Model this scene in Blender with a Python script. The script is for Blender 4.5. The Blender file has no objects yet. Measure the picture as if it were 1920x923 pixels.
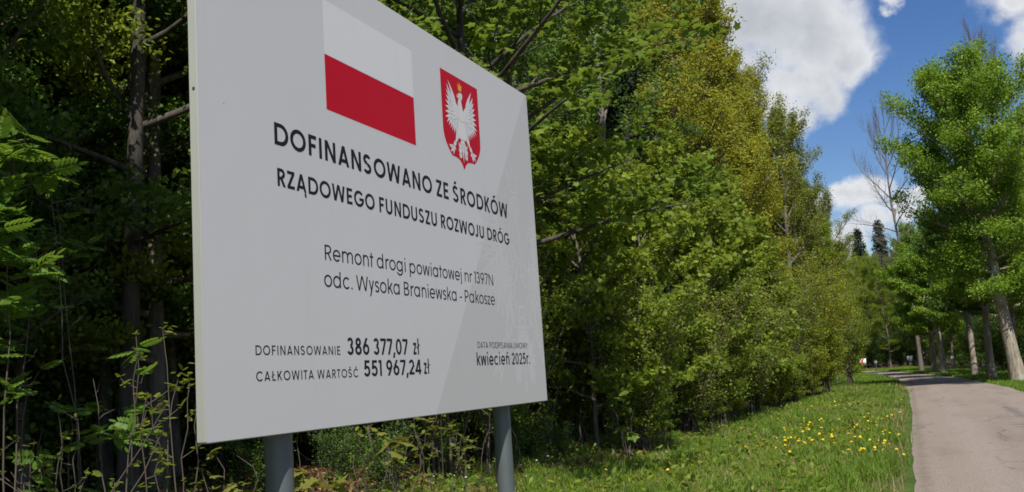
import bpy, math, random
import numpy as np
from math import sin, cos, pi, radians as rad
random.seed(7)
SC = bpy.context.scene
COL = SC.collection

# ------------------------------------------------------------------ camera
EYE = 1.6
cam = bpy.data.objects.new('camera', bpy.data.cameras.new('camera'))
COL.objects.link(cam); SC.camera = cam
FPX, YAW, PITCH, ROLL = 1842.5, -21.353, 7.755, -3.793
cam.data.sensor_width = 36.0; cam.data.lens = 36.0 * FPX / 1920.0
cam.data.clip_start = 0.05; cam.data.clip_end = 3000.0
def cam_axes():
    y, p, r = rad(YAW), rad(PITCH), rad(ROLL)
    F = np.array([sin(y)*cos(p), cos(y)*cos(p), sin(p)]); R = np.array([cos(y), -sin(y), 0.0]); U = np.cross(R, F)
    R2 = R*cos(r) + U*sin(r)
    return R2, np.cross(R2, F), F
from mathutils import Matrix, Vector
_R, _U, _F = cam_axes()
m = Matrix(((_R[0], _U[0], -_F[0]), (_R[1], _U[1], -_F[1]), (_R[2], _U[2], -_F[2])))
cam.matrix_world = Matrix.Translation((0, 0, EYE)) @ m.to_4x4()

# ------------------------------------------------------------------ render look
SC.view_settings.view_transform = 'Standard'; SC.view_settings.look = 'None'
SC.view_settings.exposure = 0.38; SC.view_settings.gamma = 1.0
SC.render.engine = 'CYCLES'
SC.cycles.use_denoising = True
SC.cycles.max_bounces = 6; SC.cycles.diffuse_bounces = 3; SC.cycles.transmission_bounces = 4
SC.cycles.glossy_bounces = 2; SC.cycles.transparent_max_bounces = 4
SC.cycles.sample_clamp_indirect = 4.0
SC.cycles.caustics_reflective = False; SC.cycles.caustics_refractive = False
SC.cycles.filter_width = 1.7

# ------------------------------------------------------------------ sun and sky
SUN_HEAD, SUN_EL = 157.0, 52.0
sd = Vector((sin(rad(SUN_HEAD))*cos(rad(SUN_EL)), cos(rad(SUN_HEAD))*cos(rad(SUN_EL)), sin(rad(SUN_EL))))
sl = bpy.data.lights.new('sun', 'SUN'); sl.energy = 4.9; sl.angle = rad(0.5); sl.color = (1.0, 0.95, 0.86)
sun = bpy.data.objects.new('sun', sl); COL.objects.link(sun); sun.rotation_euler = sd.to_track_quat('Z', 'Y').to_euler()

W = bpy.data.worlds.new("World"); SC.world = W; W.use_nodes = True
class NT:
    """small helper for writing node trees"""
    def __init__(s, tree): s.t = tree; s.n = tree.nodes; s.l = tree.links
    def new(s, typ, **kw):
        n = s.n.new(typ)
        for k, v in kw.items():
            if k in ('inp',):
                for a, b in v.items():
                    if isinstance(b, bpy.types.NodeSocket): s.l.new(b, n.inputs[a])
                    else: n.inputs[a].default_value = b
            else: setattr(n, k, v)
        return n
    def math(s, op, a, b=0.0, c=None, clamp=False):
        n = s.n.new('ShaderNodeMath'); n.operation = op; n.use_clamp = clamp
        for i, v in enumerate((a, b, c)):
            if v is None: continue
            if isinstance(v, bpy.types.NodeSocket): s.l.new(v, n.inputs[i])
            else: n.inputs[i].default_value = v
        return n.outputs[0]
    def vmath(s, op, a, b=None, out=0):
        n = s.n.new('ShaderNodeVectorMath'); n.operation = op
        for i, v in enumerate((a, b)):
            if v is None: continue
            if isinstance(v, bpy.types.NodeSocket): s.l.new(v, n.inputs[i])
            else: n.inputs[i].default_value = v
        return n.outputs[out]
    def noise(s, vec, scale, detail=4, rough=.55, dist=0.0, col=False):
        n = s.n.new('ShaderNodeTexNoise'); n.inputs['Scale'].default_value = scale; n.inputs['Detail'].default_value = detail
        n.inputs['Roughness'].default_value = rough; n.inputs['Distortion'].default_value = dist
        if vec is not None: s.l.new(vec, n.inputs['Vector'])
        return n.outputs['Color' if col else 'Fac']
    def ramp(s, fac, stops, interp='LINEAR'):
        n = s.n.new('ShaderNodeValToRGB'); s.l.new(fac, n.inputs[0]); r = n.color_ramp; r.interpolation = interp
        while len(r.elements) < len(stops): r.elements.new(0.5)
        for e, (p, c) in zip(r.elements, stops):
            e.position = p; e.color = (c if isinstance(c, (tuple, list)) else (c, c, c)) [:3] + (1,) if isinstance(c, tuple) else (c, c, c, 1)
        return n.outputs[0]
    def mix(s, fac, a, b, typ='MIX'):
        n = s.n.new('ShaderNodeMix'); n.data_type = 'RGBA'; n.blend_type = typ
        for k, v in ((0, fac), (6, a), (7, b)):
            if isinstance(v, bpy.types.NodeSocket): s.l.new(v, n.inputs[k])
            else: n.inputs[k].default_value = (v if k == 0 else tuple(v)[:3] + (1,))
        return n.outputs[2]
    def smooth(s, v, a, b):
        n = s.n.new('ShaderNodeMapRange'); n.interpolation_type = 'SMOOTHSTEP'
        s.l.new(v, n.inputs[0]); n.inputs[1].default_value = a; n.inputs[2].default_value = b
        return n.outputs[0]

def build_world():
    t = NT(W.node_tree)
    bg = t.n['Background']; bg.inputs[1].default_value = 0.095
    sky = t.new('ShaderNodeTexSky', sky_type='NISHITA', sun_disc=False, sun_elevation=rad(SUN_EL), sun_rotation=rad(SUN_HEAD),
                altitude=100.0, air_density=1.0, dust_density=0.6, ozone_density=2.0)
    hs = t.new('ShaderNodeHueSaturation', inp={'Saturation': 1.30, 'Value': 0.84, 'Color': sky.outputs[0], 'Hue': 0.512})
    tc = t.new('ShaderNodeTexCoord'); d = t.vmath('NORMALIZE', tc.outputs['Generated'])
    nz = t.noise(d, 5.5, 7, .6, 0.0, True)
    dd = t.vmath('ADD', d, t.vmath('SCALE', t.vmath('SUBTRACT', nz, (.5, .5, .5)), None))
    # the SCALE node's factor lives on input 3
    for n in t.n:
        if n.type == 'VECT_MATH' and n.operation == 'SCALE': n.inputs[3].default_value = 0.17
    def dirv(head, el): return (sin(rad(head))*cos(rad(el)), cos(rad(head))*cos(rad(el)), sin(rad(el)))
    # cumulus clouds: heading, elevation, radius, all round the sky
    blobs = [(-6.2, 20.5, .075), (-3.2, 19.0, .055), (-9.0, 18.5, .06), (-4.4, 16.2, .040), (-1.9, 17.4, .030), (-5.6, 14.8, .03), (-7, 24.5, .09), (-13.5, 20, .05), (-4.4, 8.0, .022), (-2.4, 8.6, .022), (-.6, 7.6, .018), (-6.4, 7.4, .03), (-3.3, 8.2, .02), (.5, 8.0, .016), (-1.4, 7.0, .02), (-10.5, 17, .06), (-3, 6.0, .03),
             (6.9, 18.2, .034), (8.9, 19.0, .04), (7.8, 15.6, .036), (5.6, 19.4, .016), (10.5, 16, .05), (1.4, 20.6, .016), (13, 11, .05), (-24, 22, .07), (-40, 20, .1), (-33, 30, .12), (-52, 12, .1),
             (30, 22, .13), (45, 35, .15), (70, 18, .12), (100, 30, .17), (135, 25, .14), (165, 40, .16), (190, 20, .14), (220, 33, .16), (250, 18, .13), (280, 40, .18), (10, 48, .17), (330, 52, .16), (120, 62, .16)]
    msk = None
    for h, e, r in blobs:
        dist = t.vmath('LENGTH', t.vmath('SUBTRACT', dd, dirv(h, e)), None, 1)
        v = t.math('SUBTRACT', 1.0, t.math('DIVIDE', dist, r))
        msk = v if msk is None else t.math('SMOOTH_MAX', msk, v, 0.25)
    edge = t.math('MULTIPLY', t.math('SUBTRACT', t.noise(d, 26.0, 6, .65), .5), .55)
    a = t.smooth(t.math('ADD', msk, edge), -0.18, 0.55)
    shade = t.noise(d, 9.0, 5, .55)
    shade2 = t.math('ADD', t.math('MULTIPLY', shade, 0.75), t.math('MULTIPLY', t.smooth(msk, 0.9, 0.05), 0.24))
    cc = t.ramp(shade2, [(0.30, (4.1, 4.3, 4.7)), (0.44, (5.4, 5.6, 5.9)), (0.58, (6.5, 6.6, 6.8))])
    t.l.new(t.mix(a, hs.outputs[0], cc), bg.inputs[0])
build_world()

# ------------------------------------------------------------------ object helpers
def link(o, parent=None):
    COL.objects.link(o)
    if parent is not None: o.parent = parent
    return o
def tag(o, label=None, cat=None, group=None, kind=None):
    if label: o['label'] = label
    if cat: o['category'] = cat
    if group: o['group'] = group
    if kind: o['kind'] = kind
    return o
def empty(name, loc=(0, 0, 0), rz=0.0, sc=1.0):
    o = bpy.data.objects.new(name, None); o.empty_display_size = .2
    o.location = loc; o.rotation_euler = (0, 0, rz); o.scale = (sc, sc, sc) if not isinstance(sc, tuple) else sc
    return link(o)

class MB:
    """collects vertices and faces of one mesh"""
    def __init__(s): s.v = []; s.f = []; s.n = 0
    def add(s, v, f):
        v = np.asarray(v, np.float32).reshape(-1, 3); f = np.asarray(f, np.int32)
        s.v.append(v); s.f.append(f + s.n); s.n += len(v)
    def box(s, a, b):
        x0, y0, z0 = a; x1, y1, z1 = b
        v = [(x0,y0,z0),(x1,y0,z0),(x1,y1,z0),(x0,y1,z0),(x0,y0,z1),(x1,y0,z1),(x1,y1,z1),(x0,y1,z1)]
        s.add(v, [(0,3,2,1),(4,5,6,7),(0,1,5,4),(1,2,6,5),(2,3,7,6),(3,0,4,7)])
    def tube(s, pts, rr, k=6, cap=False):
        p = np.asarray(pts, float); n = len(p); rr = np.broadcast_to(np.asarray(rr, float), (n,))
        t = np.gradient(p, axis=0); t /= np.linalg.norm(t, axis=1)[:, None] + 1e-9
        ref = np.array([0, 0, 1.0]) if abs(t[0, 2]) < .85 else np.array([1.0, 0, 0])
        u = np.cross(t, ref); u /= np.linalg.norm(u, axis=1)[:, None] + 1e-9; w = np.cross(t, u)
        a = np.arange(k) * 2*pi/k
        v = p[:, None] + rr[:, None, None]*(np.cos(a)[None, :, None]*u[:, None] + np.sin(a)[None, :, None]*w[:, None])
        i = np.arange(n-1)[:, None]*k; j = np.arange(k)[None]; j2 = (j+1) % k
        f = np.stack([i+j, i+j2, i+k+j2, i+k+j], -1).reshape(-1, 4)
        s.add(v.reshape(-1, 3), f)
        if cap:
            for e, o in ((0, 1), (n-1, -1)):
                c = len(p); vv = np.vstack([v[e], p[e][None]]); s.add(vv, [((q+1) % k, q, k) if o == 1 else (q, (q+1) % k, k) for q in range(k)])
    def mesh(s, name, mat, smooth=False):
        me = bpy.data.meshes.new(name)
        v = np.vstack(s.v) if s.v else np.zeros((0, 3), np.float32)
        li = np.concatenate([f.ravel() for f in s.f]) if s.f else np.zeros(0, np.int32)
        cnt = np.concatenate([np.full(len(f), f.shape[1], np.int32) for f in s.f]) if s.f else np.zeros(0, np.int32)
        me.vertices.add(len(v)); me.vertices.foreach_set('co', v.ravel())
        me.loops.add(len(li)); me.loops.foreach_set('vertex_index', li)
        me.polygons.add(len(cnt)); st = np.concatenate([[0], np.cumsum(cnt)[:-1]]) if len(cnt) else cnt
        me.polygons.foreach_set('loop_start', st.astype(np.int32)); me.polygons.foreach_set('loop_total', cnt)
        if smooth: me.polygons.foreach_set('use_smooth', np.ones(len(cnt), bool))
        me.update(calc_edges=True); me.validate(clean_customdata=False)
        if mat: me.materials.append(mat)
        return me
    def build(s, name, mat, parent=None, smooth=False):
        return link(bpy.data.objects.new(name, s.mesh(name, mat, smooth)), parent)

# ------------------------------------------------------------------ materials
def new_mat(name):
    m = bpy.data.materials.new(name); m.use_nodes = True; t = NT(m.node_tree)
    return m, t, t.n['Principled BSDF']
def plain(name, col, rough=.6, metal=0.0, var=0.0, scale=20, bump=0.0, spec=.5):
    m, t, b = new_mat(name); b.inputs['Roughness'].default_value = rough; b.inputs['Metallic'].default_value = metal
    b.inputs['Specular IOR Level'].default_value = spec
    tc = t.new('ShaderNodeTexCoord').outputs['Object']; n = t.noise(tc, scale, 5)
    c = t.mix(n, tuple(max(0, x*(1-var)) for x in col), tuple(x*(1+var) for x in col)); t.l.new(c, b.inputs['Base Color'])
    if bump:
        bp = t.new('ShaderNodeBump', inp={'Strength': bump, 'Distance': .01, 'Height': n}); t.l.new(bp.outputs[0], b.inputs['Normal'])
    return m
def leaf_mat(name, dark, mid, light, trans=.38, rough=.5, clump=.6, lean=0.0):
    m, t, b = new_mat(name)
    g = t.new('ShaderNodeNewGeometry'); tc = t.new('ShaderNodeTexCoord'); oi = t.new('ShaderNodeObjectInfo')
    n = t.noise(tc.outputs['Object'], clump, 3, .5)
    f = t.math('ADD', t.math('MULTIPLY', g.outputs['Random Per Island'], .55), t.math('MULTIPLY', n, .55))
    f = t.math('ADD', f, t.math('MULTIPLY', t.math('SUBTRACT', oi.outputs['Random'], .5), .22))
    c = t.ramp(f, [(.25, dark), (.55, mid), (.85, light)])
    t.l.new(c, b.inputs['Base Color']); b.inputs['Roughness'].default_value = rough; b.inputs['Specular IOR Level'].default_value = .25
    tr = t.new('ShaderNodeBsdfTranslucent'); t.l.new(t.mix(.5, c, tuple(min(1, x*1.7) for x in (light[0]*1.05, light[1], light[2]*.6))), tr.inputs[0])
    mx = t.new('ShaderNodeMixShader'); mx.inputs[0].default_value = trans
    t.l.new(b.outputs[0], mx.inputs[1]); t.l.new(tr.outputs[0], mx.inputs[2])
    t.l.new(mx.outputs[0], t.n['Material Output'].inputs[0])
    return m
def bark_mat(name, dark, light, scale=6.0, lichen=None):
    m, t, b = new_mat(name); tc = t.new('ShaderNodeTexCoord').outputs['Object']
    mp = t.new('ShaderNodeMapping', inp={'Vector': tc, 'Scale': (1, 1, .22)})
    n = t.noise(mp.outputs[0], scale*2, 7, .65, .4); big = t.noise(tc, scale*.35, 3)
    c = t.ramp(n, [(.32, dark), (.66, light)])
    if lichen: c = t.mix(t.smooth(big, .5, .68), c, lichen)
    t.l.new(c, b.inputs['Base Color']); b.inputs['Roughness'].default_value = .9
    bp = t.new('ShaderNodeBump', inp={'Strength': .7, 'Distance': .02, 'Height': n}); t.l.new(bp.outputs[0], b.inputs['Normal'])
    return m
M = {}
M['maple'] = leaf_mat('maple_leaf', (0.086, 0.131, 0.017), (0.158, 0.230, 0.025), (0.273, 0.335, 0.042), .47)
M['maple_big'] = leaf_mat('bright_maple_leaf', (0.083, 0.154, 0.014), (0.151, 0.268, 0.023), (0.260, 0.379, 0.038), .40)
M['oak'] = leaf_mat('young_oak_leaf', (0.108, 0.147, 0.019), (0.209, 0.242, 0.029), (0.366, 0.360, 0.050), .47, clump=.45)
M['hazel'] = leaf_mat('hazel_leaf', (0.111, 0.167, 0.018), (0.207, 0.260, 0.026), (0.345, 0.346, 0.036), .47)
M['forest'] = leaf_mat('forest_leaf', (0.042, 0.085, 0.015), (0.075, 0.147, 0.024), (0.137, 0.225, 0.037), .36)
M['olive'] = leaf_mat('olive_leaf', (0.090, 0.120, 0.023), (0.156, 0.192, 0.032), (0.240, 0.264, 0.048), .4)
M['spruce'] = leaf_mat('spruce_needle', (.010, .024, .012), (.018, .038, .018), (.030, .055, .024), .05, .6)
M['rowan'] = leaf_mat('rowan_leaf', (0.066, 0.143, 0.018), (0.102, 0.198, 0.026), (0.156, 0.253, 0.035), .47)
M['fresh'] = leaf_mat('fresh_leaf', (.100, .145, .020), (.150, .195, .028), (.210, .235, .040), .47)
M['grass'] = leaf_mat('grass_blade', (0.068, 0.125, 0.015), (0.116, 0.219, 0.021), (0.219, 0.288, 0.038), .3, .55, .35)
M['litter'] = leaf_mat('fallen_leaf', (.085, .042, .022), (.190, .090, .048), (.32, .19, .11), .1, .7)
M['bark'] = bark_mat('grey_brown_bark', (.045, .036, .028), (.17, .145, .12), 5, (.13, .14, .10))
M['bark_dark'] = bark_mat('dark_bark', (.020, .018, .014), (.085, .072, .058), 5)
M['bark_pale'] = bark_mat('pale_bark', (.12, .095, .07), (.36, .31, .25), 4, (.30, .29, .25))
M['twig'] = plain('twig', (.105, .080, .058), .85, var=.3, scale=8)
M['bare_twig'] = plain('bare_twig', (.13, .105, .095), .85, var=.3, scale=5)
M['stem'] = plain('young_stem', (.075, .060, .045), .8, var=.35, scale=9)

# ------------------------------------------------------------------ leaves
T_SIMPLE = (np.array([(0, 0, 0), (.30, .50, .07), (0, 1, -.05), (-.30, .50, .07)]), np.array([(0, 1, 2), (0, 2, 3)]))
T_MID = (np.array([(0, 0, 0), (.24, .28, .05), (.25, .62, .06), (0, 1, -.05), (-.25, .62, .06), (-.24, .28, .05), (0, .5, -.01)]), np.array([(0, 1, 6), (1, 2, 6), (2, 3, 6), (3, 4, 6), (4, 5, 6), (5, 0, 6)]))
T_NARROW = (np.array([(0, 0, 0), (.17, .45, .04), (0, 1, -.04), (-.17, .45, .04)]), np.array([(0, 1, 2), (0, 2, 3)]))
def maple_template(detail=True):
    # five pointed lobes with notches between them
    pts = [(0, 0), (.20, -.02), (.46, .10), (.34, .22), (.62, .50), (.40, .52), (.38, .64), (.22, .60), (.16, .80), (0, 1.05)]
    pts = pts + [(-x, y) for x, y in pts[-2:0:-1]]
    if not detail:
        pts = [(0, 0), (.42, .06), (.32, .25), (.58, .55), (.22, .60), (0, 1.0), (-.22, .60), (-.58, .55), (-.32, .25), (-.42, .06)]
    v = [(0, .42, .06)] + [(x, y, -.10*abs(x) - .05*max(0, y-.5)) for x, y in pts]
    n = len(pts); return np.array(v, float), np.array([(0, i+1, (i+1) % n + 1) for i in range(n)])
T_MAPLE = maple_template(); T_MAPLE_LO = maple_template(False)
def oval_template():
    a = [(0, 0), (.16, .15), (.27, .47), (.22, .72), (0, 1), (-.22, .72), (-.27, .47), (-.16, .15)]
    v = [(0, .45, -.04)] + [(x, y, .18*abs(x)) for x, y in a]
    return np.array(v, float), np.array([(0, i+1, (i+1) % 8 + 1) for i in range(8)])
T_OVAL = oval_template()
def pinnate_template(k=6):
    """a compound rowan leaf: rachis with pairs of narrow leaflets and one at the tip"""
    V = []; Fc = []; n = 0
    lf = np.array([(0, 0, 0), (.06, .12, .01), (.055, .26, .0), (0, .36, -.02), (-.055, .26, .0), (-.06, .12, .01)])
    for i in range(k):
        y = .18 + .72*i/k; L = (.8 + .35*sin(pi*(i+.8)/k))
        for s in (-1, 1):
            a = s*rad(62 - 3*i); R = np.array([[cos(a), sin(a), 0], [-sin(a), cos(a), 0], [0, 0, 1]])
            v = (lf*L) @ R.T; v[:, 1] += y; v[:, 2] -= .10*(v[:, 0]**2)*4 + .12*y*y
            V.append(v); Fc += [(n, n+1, n+5), (n+1, n+2, n+4), (n+1, n+4, n+5), (n+2, n+3, n+4)]; n += 6
    v = lf.copy(); v[:, 1] += .9; v[:, 2] -= .12; V.append(v); Fc += [(n, n+1, n+5), (n+1, n+2, n+4), (n+1, n+4, n+5), (n+2, n+3, n+4)]; n += 6
    V.append(np.array([(-.008, 0, 0), (.008, 0, 0), (.005, .92, -.12), (-.005, .92, -.12)])); Fc += [(n, n+1, n+2), (n, n+2, n+3)]
    return np.vstack(V), np.array(Fc)
T_PINNATE = pinnate_template()

def orient(rng, N, up=1.0, spread=.6, head=None):
    """random leaf frames: y axis = leaf direction, z axis = upper side"""
    z = rng.normal(0, spread, (N, 3)); z[:, 2] += up; z /= np.linalg.norm(z, axis=1)[:, None]
    h = rng.normal(0, 1, (N, 3)) if head is None else head + rng.normal(0, .5, (N, 3))
    y = h - (h*z).sum(1)[:, None]*z; y /= np.linalg.norm(y, axis=1)[:, None] + 1e-9
    return np.cross(y, z), y, z
def add_leaves(mb, tpl, pos, size, rng, up=1.0, spread=.6, head=None):
    tv, tf = tpl; N = len(pos); X, Y, Z = orient(rng, N, up, spread, head)
    s = np.broadcast_to(size, (N,))[:, None, None]
    v = pos[:, None] + s*(tv[None, :, 0:1]*X[:, None] + tv[None, :, 1:2]*Y[:, None] + tv[None, :, 2:3]*Z[:, None])
    f = (tf[None] + (np.arange(N)*len(tv))[:, None, None]).reshape(-1, tf.shape[1])
    mb.add(v.reshape(-1, 3), f)

# ------------------------------------------------------------------ trees
def rot_dir(d, az, el):
    h = math.atan2(d[1], d[0]) + az; e = math.asin(max(-1, min(1, d[2]))) + el
    e = max(-.9, min(1.45, e)); return np.array([cos(h)*cos(e), sin(h)*cos(e), sin(e)])
def wood(rng, H, r0, cb, R, nl, el0=.25, el1=1.1, prof=None, nsec=6, ntw=4, lean=(0, 0), wob=.25, sides=9, seclen=.42, droop=0.0, bend=None, topf=.95, flare=True, thick=1.0):
    """returns the wood mesh builder and the twigs (start, end)"""
    mb = MB(); K = 12; z = np.linspace(0, 1, K); ph = rng.uniform(0, 6.3, 4)
    cx = lean[0]*z*H + wob*(np.sin(z*5+ph[0]) - sin(ph[0]))*z; cy = lean[1]*z*H + wob*(np.sin(z*4.3+ph[1]) - sin(ph[1]))*z
    if bend: cx = cx + bend(z)
    tp = np.stack([cx, cy, z*H*topf], 1); tr = r0*(1-z)**.75 + .015
    if flare: tr[0] *= 1.35
    tp[0, 2] = -.15; mb.tube(tp, tr, sides)
    prof = prof or (lambda t: math.sin(pi*(.12+.8*t))**.7)
    st, en = [], []
    for i in range(nl):
        t = (i+.3+.4*rng.random())/nl; h = cb + (H*topf*.97-cb)*t; zz = h/(H*topf)
        p0 = np.array([np.interp(zz, z, cx), np.interp(zz, z, cy), h]); rt = np.interp(zz, z, tr)
        az = i*2.4+rng.uniform(-.5, .5); el = el0 + (el1-el0)*t + rng.uniform(-.15, .15); L = R*prof(t)*rng.uniform(.72, 1.15)
        d = np.array([cos(az)*cos(el), sin(az)*cos(el), sin(el)]); pts = [p0]; n = 5
        for k in range(n):
            d = rot_dir(d, rng.uniform(-.22, .22), rng.uniform(-.12, .2) - droop); pts.append(pts[-1]+d*L/n)
        pts = np.array(pts); lr = min(rt*.62, (.022*L+.012)*thick); rr = lr*(1-np.linspace(0, 1, n+1))**.8+.007
        mb.tube(pts, rr, 5); s1 = np.linspace(0, 1, n+1)
        for j in range(nsec):
            s = .22+.76*(j+rng.random())/nsec; q = np.array([np.interp(s, s1, pts[:, c]) for c in range(3)])
            k = min(n-1, int(s*n)); dd = pts[k+1]-pts[k]; dd /= np.linalg.norm(dd)
            d2 = rot_dir(dd, (1 if j % 2 else -1)*rng.uniform(.5, 1.15), rng.uniform(-.25, .35)); l2 = max(.35, L*seclen*(1.15-.65*s)*rng.uniform(.7, 1.2))
            m1 = q+d2*l2*.5+rng.normal(0, .04*l2, 3); e1 = q+rot_dir(d2, rng.uniform(-.3, .3), rng.uniform(0, .3))*l2
            r2 = max(.006*thick, lr*(1-s)*.5+.004); mb.tube([q, m1, e1], [r2, r2*.7, .004], 3); st.append(m1); en.append(e1)
            for w in range(ntw):
                s2 = .25+.75*(w+rng.random())/ntw; b = q+(m1-q)*min(1, s2*2) if s2 < .5 else m1+(e1-m1)*(s2*2-1)
                d3 = rot_dir(d2, (1 if w % 2 else -1)*rng.uniform(.4, 1.2), rng.uniform(-.3, .5)); l3 = max(.18, l2*.42*rng.uniform(.6, 1.3))
                e = b+d3*l3; mb.tube([b, e], [.0055, .003], 3); st.append(b); en.append(e)
    return mb, np.array(st), np.array(en)
def crown(rng, st, en, N, size, tpl=T_SIMPLE, spread=.1, flat=.5, up=1.0, tilt=.6, mb=None, keep=None, jit=.35):
    mb = mb or MB(); L = np.linalg.norm(en-st, axis=1); w = rng.random(len(L))**1.2*L; w /= w.sum(); idx = rng.choice(len(L), N, p=w)
    t = rng.random(N)**.7; p = st[idx]+(en[idx]-st[idx])*t[:, None]
    o = rng.normal(0, 1, (N, 3))*spread; o[:, 2] *= flat; p = p+o
    if keep is not None: p = p[keep(p)]
    N = len(p)
    add_leaves(mb, tpl, p, size*rng.uniform(1-jit, 1+jit, N), rng, up, tilt)
    return mb, p

PROTO = {}
def proto(name, wmb, cmb, barkm, leafm, smooth=True):
    PROTO[name] = (wmb.mesh(name+'_trunk', M[barkm], smooth), cmb.mesh(name+'_crown', M[leafm]) if cmb else None)

def make_protos():
    r = np.random.default_rng
    # tall oak in young yellow-green leaf, airy
    g = r(11); w, s, e = wood(g, 18.5, .18, 3.5, 4.3, 38, .35, 1.15, lambda t: .75+.35*sin(pi*t) if t < .8 else 1.1*(1.25-t)*2, 7, 5, wob=.35)
    c, _ = crown(g, s, e, 62000, .115, T_SIMPLE, .17, flat=.7, tilt=.9); proto('oak', w, c, 'bark', 'oak')
    g = r(12); w, s, e = wood(g, 17, .17, 3.0, 3.4, 26, .4, 1.2, None, 7, 5, wob=.4)
    c, _ = crown(g, s, e, 40000, .11, T_SIMPLE, .17, flat=.7, tilt=.9); proto('oak_b', w, c, 'bark', 'oak')
    # olive tree, half in leaf
    g = r(13); w, s, e = wood(g, 16, .15, 2.5, 3.3, 26, .45, 1.25, None, 7, 5, wob=.4)
    c, _ = crown(g, s, e, 19000, .11, T_SIMPLE, .15, flat=.7, tilt=.9); proto('olive', w, c, 'bark', 'olive')
    # roadside maple, dense layered clumps
    g = r(21); w, s, e = wood(g, 15.0, .34, 4.0, 4.3, 50, -.1, .95, lambda t: .60+.50*min(1, t*2.0) if t < .80 else 1.10*((1.16-t)/.36)**.6, 8, 5, lean=(-.10, 0), wob=.15, sides=12)
    c, _ = crown(g, s, e, 98000, .135, T_MID, .24, .65, .55, 1.0); proto('road_maple', w, c, 'bark_pale', 'maple_big')
    g = r(22); w, s, e = wood(g, 10, .24, 3.0, 3.6, 22, .05, 1.2, None, 7, 5, wob=.3)
    c, _ = crown(g, s, e, 42000, .15, T_SIMPLE, .18, .35, .55, 1.0); proto('low_maple', w, c, 'bark_pale', 'maple_big')
    # forest trees
    g = r(31); w, s, e = wood(g, 18, .115, 3.0, 3.4, 26, .1, 1.1, lambda t: .75+.3*sin(pi*t), 7, 4, wob=.4, thick=.6)
    c, _ = crown(g, s, e, 46000, .095, T_MID, .20, .4, .7, .95); proto('forest_a', w, c, 'bark_dark', 'forest')
    g = r(32); w, s, e = wood(g, 16, .10, 2.0, 3.0, 26, .05, 1.1, lambda t: .8+.25*sin(pi*t), 7, 4, wob=.6, lean=(.03, .02))
    c, _ = crown(g, s, e, 44000, .09, T_MID, .20, .4, .7, .95); proto('forest_b', w, c, 'bark', 'forest')
    g = r(33); w, s, e = wood(g, 18, .16, 2.0, 3.8, 30, .1, 1.1, lambda t: .75+.3*sin(pi*t), 7, 4, wob=.4)
    c, _ = crown(g, s, e, 50000, .13, T_SIMPLE, .22, .4, .7, .95); proto('leafy', w, c, 'bark', 'maple')
    g = r(34); w, s, e = wood(g, 17, .12, 5.5, 2.6, 20, .1, 1.1, lambda t: .75+.3*sin(pi*t), 6, 4, wob=.3, thick=.5)
    c, _ = crown(g, s, e, 30000, .095, T_MID, .20, .4, .7, .95); proto('pale_trunk', w, c, 'bark', 'forest')
    g = r(35); w, s, e = wood(g, 15, .13, 6.5, 2.5, 24, .1, 1.1, lambda t: .8+.3*sin(pi*t), 7, 4, wob=.2)
    c, _ = crown(g, s, e, 30000, .14, T_SIMPLE, .22, .5, .7, .95); proto('shade_tree', w, c, 'bark', 'maple')  # crown starts high, out of view, to shade the near wood
    # young maples down to the ground
    for q, (sd_, H, R) in enumerate(((41, 7.5, 2.1), (42, 6.5, 2.3), (43, 8.0, 2.0))):
        g = r(sd_); w, s, e = wood(g, H, .05, .9, R, 26, .1, 1.1, lambda t: .7+.35*sin(pi*(.2+.7*t)), 6, 4, wob=.25, flare=False, sides=6)
        c, _ = crown(g, s, e, 9000, .135, T_MAPLE_LO, .15, .35, .7, .8); proto('young_maple_%d' % q, w, c, 'bark', 'maple')
    # multi-stemmed hazel bushes
    def bush(seed, H, R, n, N, size, leaf, tpl=T_SIMPLE, nm='hazel', bark='stem', spread=.10, nst=16):
        g = r(seed); mb = MB(); S, E = [], []
        for i in range(nst):
            a = i*2.4+g.uniform(-.3, .3); L = H*g.uniform(.7, 1.02); out = R*g.uniform(.25, 1); p = np.array([cos(a)*.3*g.random(), sin(a)*.3*g.random(), -.1]); pts = [p]
            for k in range(1, 8):
                z = k/7; pts.append(np.array([cos(a)*out*z**1.3, sin(a)*out*z**1.3, L*z*(1-.06*z)])+g.normal(0, .05, 3))
            pts = np.array(pts); mb.tube(pts, np.linspace(.026, .006, 8), 4)
            for j in range(n):
                s = .12+.86*(j+g.random())/n; q = np.array([np.interp(s*7, range(8), pts[:, c]) for c in range(3)])
                az = g.uniform(0, 6.3); el = g.uniform(.1, .9); l = g.uniform(.3, .95)*(1.1-.5*s)*R*.5; d = np.array([cos(az)*cos(el), sin(az)*cos(el), sin(el)]); e_ = q+d*l
                mb.tube([q, q+d*l*.5+g.normal(0, .03, 3), e_], [.008, .006, .003], 3); S.append(q); E.append(e_)
                for t in range(2):
                    b = q+d*l*g.uniform(.3, .8); d2 = rot_dir(d, g.uniform(-1, 1), g.uniform(-.3, .5)); S.append(b); E.append(b+d2*l*.5); mb.tube([b, b+d2*l*.5], [.005, .003], 3)
        c, _ = crown(g, np.array(S), np.array(E), N, size, tpl, spread, .6, 1.0, .8); proto(nm, mb, c, bark, leaf, False)
    bush(51, 6.6, 2.3, 14, 21000, .085, 'hazel', nm='hazel', spread=.16)
    bush(52, 5.2, 2.4, 12, 8000, .095, 'maple', nm='green_bush')
    bush(53, 2.2, 1.3, 8, 5200, .06, 'forest', nm='low_bush', nst=12, bark='bark_dark', spread=.16, tpl=T_MID)
    bush(54, 5.0, 2.3, 13, 11000, .08, 'olive', nm='olive_bush')
    bush(55, 3.8, 2.2, 11, 13000, .08, 'forest', nm='dark_bush', nst=14, bark='bark_dark', spread=.24)
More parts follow.
